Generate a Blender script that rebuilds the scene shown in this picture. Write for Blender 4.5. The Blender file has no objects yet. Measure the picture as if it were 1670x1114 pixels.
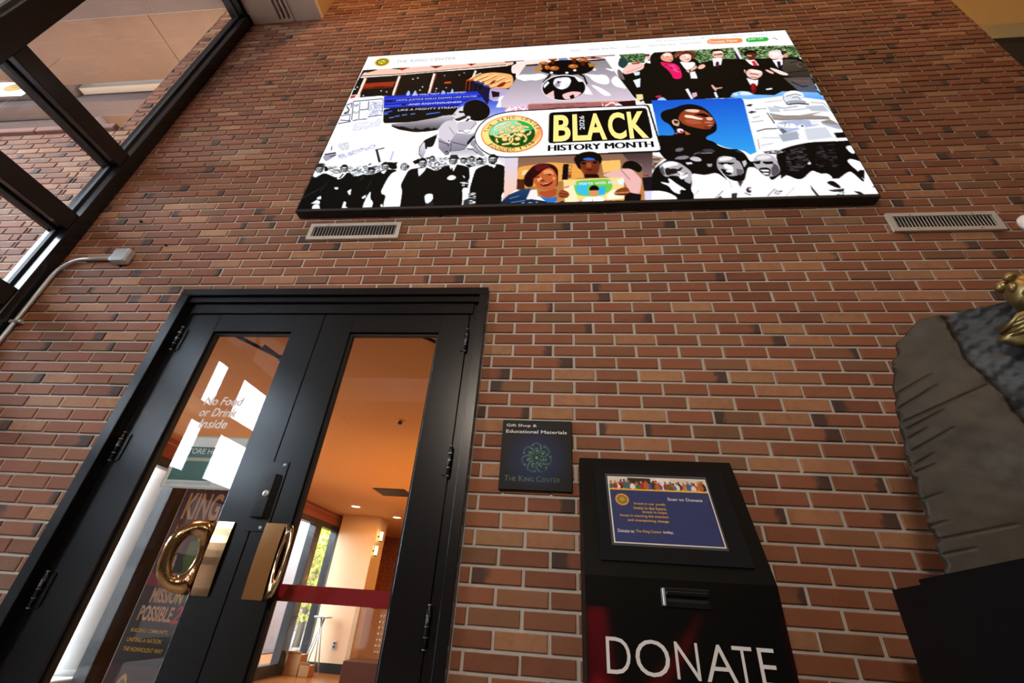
import bpy, math, random
import numpy as np
from mathutils import Matrix, Vector

# ------------------------------------------------------------------ camera, sky, lights, exposure
S = bpy.context.scene
COL = S.collection
random.seed(11)
RNG = np.random.default_rng(11)

CAM_M = np.array([[0.994547, 0.084734, 0.060792], [-0.006776, -0.529202, 0.848469], [0.104065, -0.844254, -0.525743]])
CAM_P = np.array([-0.0796, -1.8744, 1.10])
FPX = 709.685
cd = bpy.data.cameras.new('camera')
cd.sensor_width = 36.0
cd.lens = FPX * 36.0 / 1670.0
cd.clip_start = 0.02
cam = bpy.data.objects.new('camera', cd)
COL.objects.link(cam)
cam.matrix_world = Matrix.Translation(Vector(CAM_P)) @ Matrix(CAM_M.T.tolist()).to_4x4()
S.camera = cam

w = bpy.data.worlds.new('sky')
S.world = w
w.use_nodes = True
bg = w.node_tree.nodes['Background']
bg.inputs['Color'].default_value = (0.74, 0.87, 1.0, 1)
bg.inputs['Strength'].default_value = 21.0

S.view_settings.view_transform = 'Standard'
S.view_settings.look = 'None'
S.view_settings.gamma = 1.0
S.view_settings.use_curve_mapping = False
S.view_settings.exposure = 0.0
S.cycles.max_bounces = 8
S.cycles.transparent_max_bounces = 16
S.cycles.caustics_reflective = False
S.cycles.caustics_refractive = False
S.cycles.sample_clamp_indirect = 6.0

def area_light(name, loc, target, size, energy, color, size_y=None, portal=False):
    ld = bpy.data.lights.new(name, 'AREA')
    ld.energy = energy
    ld.color = color
    ld.size = size
    if size_y:
        ld.shape = 'RECTANGLE'
        ld.size_y = size_y
    if portal:
        ld.cycles.is_portal = True
    o = bpy.data.objects.new(name, ld)
    COL.objects.link(o)
    o.location = loc
    o.rotation_euler = (Vector(target) - Vector(loc)).to_track_quat('-Z', 'Y').to_euler()
    return o

WARM = (1.0, 0.62, 0.32)
# sky portals over the lobby glazing and the shop glazing
area_light('window_portal', (-3.55, -1.45, 3.2), (0, -1.45, 3.2), 2.8, 1, (1, 1, 1), 6.2, portal=True)
area_light('shop_window_portal', (-4.72, 4.0, 1.3), (0, 4.0, 1.3), 7.0, 1, (1, 1, 1), 2.4, portal=True)
# recessed lamps in the lobby ceiling, and unseen fill lamps added to brighten the lower wall
for i, (lx, ly, le) in enumerate(((-2.0, -1.5, 44), (1.4, -1.6, 26), (3.4, -1.7, 30))):
    area_light('lobby_downlight_lamp', (lx, ly, 7.30), (lx, ly + 0.5, 0), 0.35, le, WARM)
for i, (lx, le) in enumerate(((-0.7, 105), (1.8, 14))):
    area_light('fill_lamp', (lx, -3.75, 3.36), (lx, 0.0, 1.3), 0.45, le, (1.0, 0.86, 0.72))

# ------------------------------------------------------------------ helpers
def lin(c):
    return tuple((v / 12.92 if v <= 0.04045 else ((v + 0.055) / 1.055) ** 2.4) for v in c)

def srgb(h):
    return lin(tuple(int(h[i:i + 2], 16) / 255 for i in (0, 2, 4)))

class NT:
    """small wrapper to chain shader nodes"""
    def __init__(self, name):
        self.m = bpy.data.materials.new(name)
        self.m.use_nodes = True
        self.t = self.m.node_tree
        self.b = self.t.nodes['Principled BSDF']
        self.out = self.t.nodes['Material Output']
    def n(self, typ, **kw):
        nd = self.t.nodes.new('ShaderNode' + typ)
        for k, v in kw.items():
            setattr(nd, k, v)
        return nd
    def link(self, a, b):
        self.t.links.new(a, b)
    def put(self, sock, v):
        if hasattr(v, 'is_output') or isinstance(v, bpy.types.NodeSocket):
            self.link(v, sock)
        else:
            sock.default_value = v
    def math(self, op, a, b=0.0, c=0.0):
        nd = self.n('Math', operation=op)
        self.put(nd.inputs[0], a); self.put(nd.inputs[1], b); self.put(nd.inputs[2], c)
        return nd.outputs[0]
    def mix(self, f, a, b):
        nd = self.n('Mix', data_type='RGBA')
        self.put(nd.inputs[0], f)
        self.put(nd.inputs[6], a if not isinstance(a, tuple) else (*a[:3], 1))
        self.put(nd.inputs[7], b if not isinstance(b, tuple) else (*b[:3], 1))
        return nd.outputs[2]
    def noise(self, scale, detail=3.0, rough=0.55, vec=None):
        nd = self.n('TexNoise')
        nd.inputs['Scale'].default_value = scale
        nd.inputs['Detail'].default_value = detail
        nd.inputs['Roughness'].default_value = rough
        if vec is not None:
            self.link(vec, nd.inputs['Vector'])
        return nd.outputs[0]
    def ramp(self, f, stops):
        nd = self.n('ValToRGB')
        cr = nd.color_ramp
        while len(cr.elements) < len(stops):
            cr.elements.new(0.5)
        for el, (p, c) in zip(cr.elements, stops):
            el.position = p
            el.color = (*c[:3], 1)
        self.put(nd.inputs[0], f)
        return nd.outputs[0]
    def pos(self):
        return self.n('NewGeometry').outputs['Position']
    def bump(self, h, strength=0.3, dist=0.004):
        nd = self.n('Bump')
        nd.inputs['Strength'].default_value = strength
        nd.inputs['Distance'].default_value = dist
        self.link(h, nd.inputs['Height'])
        self.link(nd.outputs[0], self.b.inputs['Normal'])

MATS = {}
def mat(name, color, rough=0.5, metal=0.0, var=0.12, scale=18.0, bump=0.0, spec=None, coat=0.0):
    """a plain surface with a little procedural variation"""
    q = NT(name)
    nz = q.noise(scale, 4.0, 0.6, q.pos())
    c = tuple(color)
    q.link(q.mix(nz, tuple(v * (1 - var) for v in c), tuple(min(1, v * (1 + var)) for v in c)), q.b.inputs['Base Color'])
    q.b.inputs['Roughness'].default_value = rough
    q.b.inputs['Metallic'].default_value = metal
    if spec is not None:
        q.b.inputs['Specular IOR Level'].default_value = spec
    if coat:
        q.b.inputs['Coat Weight'].default_value = coat
        q.b.inputs['Coat Roughness'].default_value = 0.08
    if bump:
        q.bump(q.noise(scale * 6, 4.0, 0.6, q.pos()), bump, 0.003)
    MATS[name] = q.m
    return q.m

def emit(name, color, strength):
    q = NT(name)
    nz = q.noise(9.0, 2.0, 0.5, q.pos())
    q.b.inputs['Base Color'].default_value = (0.004, 0.004, 0.004, 1)
    q.b.inputs['Specular IOR Level'].default_value = 0.03
    q.link(q.mix(nz, tuple(v * 0.97 for v in color), tuple(color)), q.b.inputs['Emission Color'])
    q.b.inputs['Emission Strength'].default_value = strength
    MATS[name] = q.m
    return q.m

def glass(name, tint=(0.97, 0.985, 0.98), ior=1.5, gloss=1.0):
    q = NT(name)
    tr = q.n('BsdfTransparent'); tr.inputs[0].default_value = (*tint, 1)
    gl = q.n('BsdfGlossy'); gl.inputs['Roughness'].default_value = 0.004
    gl.inputs['Color'].default_value = (gloss, gloss, gloss, 1)
    ge = q.n('NewGeometry')
    dt = q.n('VectorMath', operation='DOT_PRODUCT')
    q.link(ge.outputs['Incoming'], dt.inputs[0]); q.link(ge.outputs['Normal'], dt.inputs[1])
    co = q.math('SUBTRACT', 1.0, q.math('ABSOLUTE', dt.outputs['Value']))
    nz = q.noise(1.2, 1.0, 0.4, q.pos())
    # Schlick reflectance of each face of the pane
    f = q.math('MULTIPLY', q.math('MULTIPLY_ADD', q.math('POWER', co, 5.0), 0.957, 0.043), q.math('MULTIPLY_ADD', nz, 0.1, 0.95))
    mx = q.n('MixShader')
    q.link(f, mx.inputs[0]); q.link(tr.outputs[0], mx.inputs[1]); q.link(gl.outputs[0], mx.inputs[2])
    q.link(mx.outputs[0], q.out.inputs[0])
    MATS[name] = q.m
    return q.m

def base_of(o):
    p = Vector((0, 0, 0))
    while o is not None:
        p = p + Vector(o.location)
        o = o.parent
    return p

class MB:
    """collects shapes in world coordinates; build() makes ONE mesh object"""
    def __init__(self):
        self.v = []; self.f = []; self.sm = []
    def add(self, vs, fs, smooth=False):
        k = len(self.v)
        self.v += [tuple(map(float, p)) for p in vs]
        for q in fs:
            self.f.append(tuple(k + i for i in q)); self.sm.append(smooth)
        return self
    def box(self, x0, x1, y0, y1, z0, z1, ch=0.0):
        if ch <= 0:
            vs = [(x, y, z) for z in (z0, z1) for y in (y0, y1) for x in (x0, x1)]
            return self.add(vs, [(0, 2, 3, 1), (4, 5, 7, 6), (0, 1, 5, 4), (2, 6, 7, 3), (0, 4, 6, 2), (1, 3, 7, 5)])
        # chamfered box
        vs = []; idx = {}
        X = (x0, x1); Y = (y0, y1); Z = (z0, z1)
        for i in (0, 1):
            for j in (0, 1):
                for k in (0, 1):
                    sx = 1 if i == 0 else -1; sy = 1 if j == 0 else -1; sz = 1 if k == 0 else -1
                    for a in range(3):
                        p = [X[i] + sx * ch, Y[j] + sy * ch, Z[k] + sz * ch]
                        p[a] = (X[i], Y[j], Z[k])[a]
                        idx[(i, j, k, a)] = len(vs); vs.append(tuple(p))
        F = []
        g = lambda i, j, k, a: idx[(i, j, k, a)]
        for i in (0, 1):
            q = [g(i, 0, 0, 0), g(i, 1, 0, 0), g(i, 1, 1, 0), g(i, 0, 1, 0)]; F.append(q if i else q[::-1])
            q = [g(0, i, 0, 1), g(1, i, 0, 1), g(1, i, 1, 1), g(0, i, 1, 1)]; F.append(q[::-1] if i else q)
            q = [g(0, 0, i, 2), g(1, 0, i, 2), g(1, 1, i, 2), g(0, 1, i, 2)]; F.append(q if i else q[::-1])
        for i in (0, 1):
            for j in (0, 1):
                F.append([g(i, j, 0, 0), g(i, j, 1, 0), g(i, j, 1, 1), g(i, j, 0, 1)])
                F.append([g(i, 0, j, 0), g(i, 1, j, 0), g(i, 1, j, 2), g(i, 0, j, 2)])
                F.append([g(0, i, j, 1), g(1, i, j, 1), g(1, i, j, 2), g(0, i, j, 2)])
                for k in (0, 1):
                    F.append([g(i, j, k, 0), g(i, j, k, 1), g(i, j, k, 2)])
        # orient outward
        c = np.array([(x0 + x1) / 2, (y0 + y1) / 2, (z0 + z1) / 2]); V = np.array(vs)
        out = []
        for q in F:
            nrm = np.cross(V[q[1]] - V[q[0]], V[q[2]] - V[q[0]])
            out.append(tuple(q) if nrm @ (V[list(q)].mean(0) - c) > 0 else tuple(q[::-1]))
        return self.add(vs, out)
    def prism(self, poly, axis, a, b):
        """polygon in the two other axes, extruded along axis from a to b"""
        n = len(poly)
        def mk(p, h):
            return {0: (h, p[0], p[1]), 1: (p[0], h, p[1]), 2: (p[0], p[1], h)}[axis]
        vs = [mk(p, a) for p in poly] + [mk(p, b) for p in poly]
        fs = [tuple(range(n))[::-1], tuple(range(n, 2 * n))] + [(i, (i + 1) % n, n + (i + 1) % n, n + i) for i in range(n)]
        return self.add(vs, fs)
    def frame_prism(self, poly, o, u, v, nrm, depth):
        """polygon given in a frame (o,u,v), extruded along nrm"""
        o, u, v, nrm = map(np.array, (o, u, v, nrm)); n = len(poly)
        A = [o + u * p[0] + v * p[1] for p in poly]
        Bq = [p + nrm * depth for p in A]
        fs = [tuple(range(n)), tuple(range(n, 2 * n))[::-1]] + [((i + 1) % n, i, n + i, n + (i + 1) % n) for i in range(n)]
        return self.add(A + Bq, fs)
    def tube(self, pts, r, n=12, cap=True, smooth=True):
        P = [np.array(p, float) for p in pts]; rings = []
        rr = r if hasattr(r, '__len__') else [r] * len(P)
        up = None
        vs = []
        for i, p in enumerate(P):
            t = P[min(i + 1, len(P) - 1)] - P[max(i - 1, 0)]
            t = t / (np.linalg.norm(t) + 1e-12)
            if up is None:
                a = np.array([0, 0, 1.0]) if abs(t[2]) < .9 else np.array([1.0, 0, 0])
            else:
                a = up
            s_ = np.cross(t, a); s_ /= np.linalg.norm(s_); up = np.cross(s_, t)
            for k in range(n):
                th = 2 * math.pi * k / n
                vs.append(p + rr[i] * (math.cos(th) * s_ + math.sin(th) * up))
        fs = []
        for i in range(len(P) - 1):
            for k in range(n):
                fs.append((i * n + k, i * n + (k + 1) % n, (i + 1) * n + (k + 1) % n, (i + 1) * n + k))
        self.add(vs, fs, smooth)
        if cap:
            k0 = len(self.v) - len(vs)
            self.f.append(tuple(k0 + i for i in range(n))[::-1]); self.sm.append(False)
            self.f.append(tuple(k0 + (len(P) - 1) * n + i for i in range(n))); self.sm.append(False)
        return self
    def lathe(self, prof, c, axis=(0, 0, 1), n=24, smooth=True):
        """profile of (radius, height) about an axis through c"""
        ax = np.array(axis, float); ax /= np.linalg.norm(ax); c = np.array(c, float)
        a = np.array([1.0, 0, 0]) if abs(ax[0]) < .9 else np.array([0, 1.0, 0])
        u = np.cross(ax, a); u /= np.linalg.norm(u); v = np.cross(ax, u)
        vs = []
        for (r, h) in prof:
            for k in range(n):
                th = 2 * math.pi * k / n
                vs.append(c + ax * h + max(r, 1e-5) * (math.cos(th) * u + math.sin(th) * v))
        fs = [(i * n + k, i * n + (k + 1) % n, (i + 1) * n + (k + 1) % n, (i + 1) * n + k) for i in range(len(prof) - 1) for k in range(n)]
        return self.add(vs, fs, smooth)
    def ellipsoid(self, c, r, n=16, m=10):
        c = np.array(c, float)
        vs = []; fs = []
        for i in range(m + 1):
            ph = math.pi * i / m
            for k in range(n):
                th = 2 * math.pi * k / n
                vs.append(c + np.array([r[0] * math.sin(ph) * math.cos(th), r[1] * math.sin(ph) * math.sin(th), r[2] * math.cos(ph)]))
        for i in range(m):
            for k in range(n):
                fs.append((i * n + k, (i + 1) * n + k, (i + 1) * n + (k + 1) % n, i * n + (k + 1) % n))
        return self.add(vs, fs, True)
    def build(self, name, material, parent=None, fix=True):
        me = bpy.data.meshes.new(name)
        off = np.array(base_of(parent)) if parent is not None else np.zeros(3)
        me.from_pydata([tuple(np.array(p) - off) for p in self.v], [], self.f)
        me.polygons.foreach_set('use_smooth', self.sm)
        me.materials.append(material)
        me.update()
        o = bpy.data.objects.new(name, me)
        COL.objects.link(o)
        o.parent = parent
        return o

def thing(name, loc, label=None, cat=None, group=None, kind=None):
    o = bpy.data.objects.new(name, None)
    o.empty_display_size = 0.1
    COL.objects.link(o)
    o.location = loc
    return tag(o, label, cat, group, kind)

def tag(o, label=None, cat=None, group=None, kind=None):
    if label: o['label'] = label
    if cat: o['category'] = cat
    if group: o['group'] = group
    if kind: o['kind'] = kind
    return o

# --- lettering: outlines of the built-in font, fitted to a box
_TXT = {}
def text_geo(body, bold=0.0):
    key = (body, bold)
    if key not in _TXT:
        cu = bpy.data.curves.new('lettering_source', 'FONT')
        cu.body = body
        cu.resolution_u = 4
        cu.offset = bold
        cu.fill_mode = 'FRONT' if hasattr(cu, 'fill_mode') else cu.fill_mode
        ob = bpy.data.objects.new('lettering_source', cu)
        me = bpy.data.meshes.new_from_object(ob)
        V = np.array([v.co[:2] for v in me.vertices]); F = [tuple(p.vertices) for p in me.polygons]
        bpy.data.objects.remove(ob); bpy.data.curves.remove(cu); bpy.data.meshes.remove(me)
        lo, hi = V.min(0), V.max(0)
        _TXT[key] = ((V - lo) / (hi - lo), F, (hi - lo)[0] / (hi - lo)[1])
    return _TXT[key]

def put_text(mb, body, o, u, v, bold=0.0, shear=0.0, width=None, height=None, align='L'):
    """fit the text to a box at o with unit directions u (right), v (up)"""
    V, F, asp = text_geo(body, bold)
    o, u, v = (np.array(a, float) for a in (o, u, v))
    if width is None: width = height * asp
    if height is None: height = width / asp
    if align == 'R': o = o - u * width
    if align == 'C': o = o - u * width / 2
    mb.add([o + u * (p[0] * width + shear * p[1] * height) + v * p[1] * height for p in V], F)
    return mb

# --- printed sheets and the screen: flat shapes rastered into vertex colours of a fine grid
def raster(txt, NX, NY, bgc=(1, 1, 1), sx=2000.0, sy=1200.0):
    img = np.ones((NY, NX, 3), np.float32) * np.array(bgc, np.float32)
    rng = np.random.default_rng(7)
    for ln in txt.strip().split('\n'):
        v = [int(a) for a in ln.split()]
        k = v.pop(0); sc = 0
        ca = np.array(v[:3], np.float32) / 255; v = v[3:]
        cb = ca
        if k > 0:
            cb = np.array(v[:3], np.float32) / 255; v = v[3:]
        if k == 1: sc = v.pop(0)
        P = np.array(v, float).reshape(-1, 2) * [NX / sx, NY / sy]
        if k == 0 and len(P) >= 5:
            for _ in range(2):
                R_ = np.roll(P, -1, 0)
                L_ = np.hypot(*(R_ - P).T)[:, None] + 1e-6
                c_ = np.minimum(.25, 7.0 / L_)
                P = np.stack([P + (R_ - P) * c_, R_ + (P - R_) * c_], 1).reshape(-1, 2)
        x0, y0 = np.floor(P.min(0)).astype(int); x1, y1 = np.ceil(P.max(0)).astype(int) + 1
        x0 = max(x0, 0); y0 = max(y0, 0); x1 = min(x1, NX); y1 = min(y1, NY)
        if x1 <= x0 or y1 <= y0: continue
        xs = np.arange(x0, x1) + .5; ys = np.arange(y0, y1) + .5
        m = np.zeros((y1 - y0, x1 - x0), bool)
        for (ax, ay), (bx, by) in zip(P, np.roll(P, -1, 0)):
            if ay == by: continue
            c = (ys >= min(ay, by)) & (ys < max(ay, by))
            if not c.any(): continue
            xi = ax + (ys[c] - ay) * (bx - ax) / (by - ay)
            m[c] ^= xs[None, :] < xi[:, None]
        if not m.any(): continue
        sub = img[y0:y1, x0:x1]
        if k == 0:
            sub[m] = ca
        elif k == 1:
            a, b = ca, cb; c = max(2, sc // 6)
            nz = rng.random(((y1 - y0) // c + 2, (x1 - x0) // (c * 2) + 2)).astype(np.float32)
            nz = np.repeat(np.repeat(nz, c, 0), c * 2, 1)[:y1 - y0, :x1 - x0]
            nz = np.clip((nz - .35) * 1.8, 0, 1)[..., None]
            sub[m] = (a * (1 - nz) + b * nz)[m]
        else:
            a, b = ca, cb; t = ((ys - ys[0]) / max(1, ys[-1] - ys[0]))[:, None, None]
            sub[m] = np.broadcast_to(a * (1 - t) + b * t, sub.shape)[m]
    return img

def color_grid(name, img, o, u, v, material, parent):
    """img rows run downwards; o = top-left corner, u = full width vector, v = full height vector (down)"""
    ny, nx = img.shape[:2]
    off = np.array(base_of(parent))
    o, u, v = (np.array(a, float) for a in (o, u, v))
    gx, gy = np.meshgrid(np.linspace(0, 1, nx), np.linspace(0, 1, ny))
    co = (o - off) + gx[..., None] * u + gy[..., None] * v
    me = bpy.data.meshes.new(name)
    idx = np.arange(nx * ny).reshape(ny, nx)
    q = np.stack([idx[:-1, :-1], idx[1:, :-1], idx[1:, 1:], idx[:-1, 1:]], -1).reshape(-1, 4)
    me.vertices.add(nx * ny); me.vertices.foreach_set('co', co.reshape(-1))
    me.loops.add(q.size); me.loops.foreach_set('vertex_index', q.reshape(-1).astype(np.int32))
    me.polygons.add(len(q)); me.polygons.foreach_set('loop_start', np.arange(0, q.size, 4, dtype=np.int32))
    me.update(calc_edges=True)
    at = me.color_attributes.new('Col', 'FLOAT_COLOR', 'POINT')
    L = np.where(img <= 0.04045, img / 12.92, ((img + 0.055) / 1.055) ** 2.4)
    at.data.foreach_set('color', np.concatenate([L, np.ones((ny, nx, 1))], -1).reshape(-1).astype(np.float32))
    me.materials.append(material)
    ob = bpy.data.objects.new(name, me)
    COL.objects.link(ob)
    ob.parent = parent
    return ob

def col_mat(name, strength=None, rough=0.4, spec=0.5):
    q = NT(name)
    a = q.n('VertexColor'); a.layer_name = 'Col'
    if strength:
        q.b.inputs['Base Color'].default_value = (0.004, 0.004, 0.004, 1)
        q.b.inputs['Roughness'].default_value = 0.7
        q.b.inputs['Specular IOR Level'].default_value = 0.03
        q.link(a.outputs[0], q.b.inputs['Emission Color'])
        q.b.inputs['Emission Strength'].default_value = strength
    else:
        nz = q.noise(40.0, 2.0, 0.5, q.pos())
        dk = q.n('VectorMath', operation='SCALE')
        q.link(a.outputs[0], dk.inputs[0]); q.link(q.math('MULTIPLY_ADD', nz, 0.2, 0.9), dk.inputs['Scale'])
        q.link(dk.outputs[0], q.b.inputs['Base Color'])
        q.b.inputs['Roughness'].default_value = rough
        q.b.inputs['Specular IOR Level'].default_value = spec
    return q.m

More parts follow.
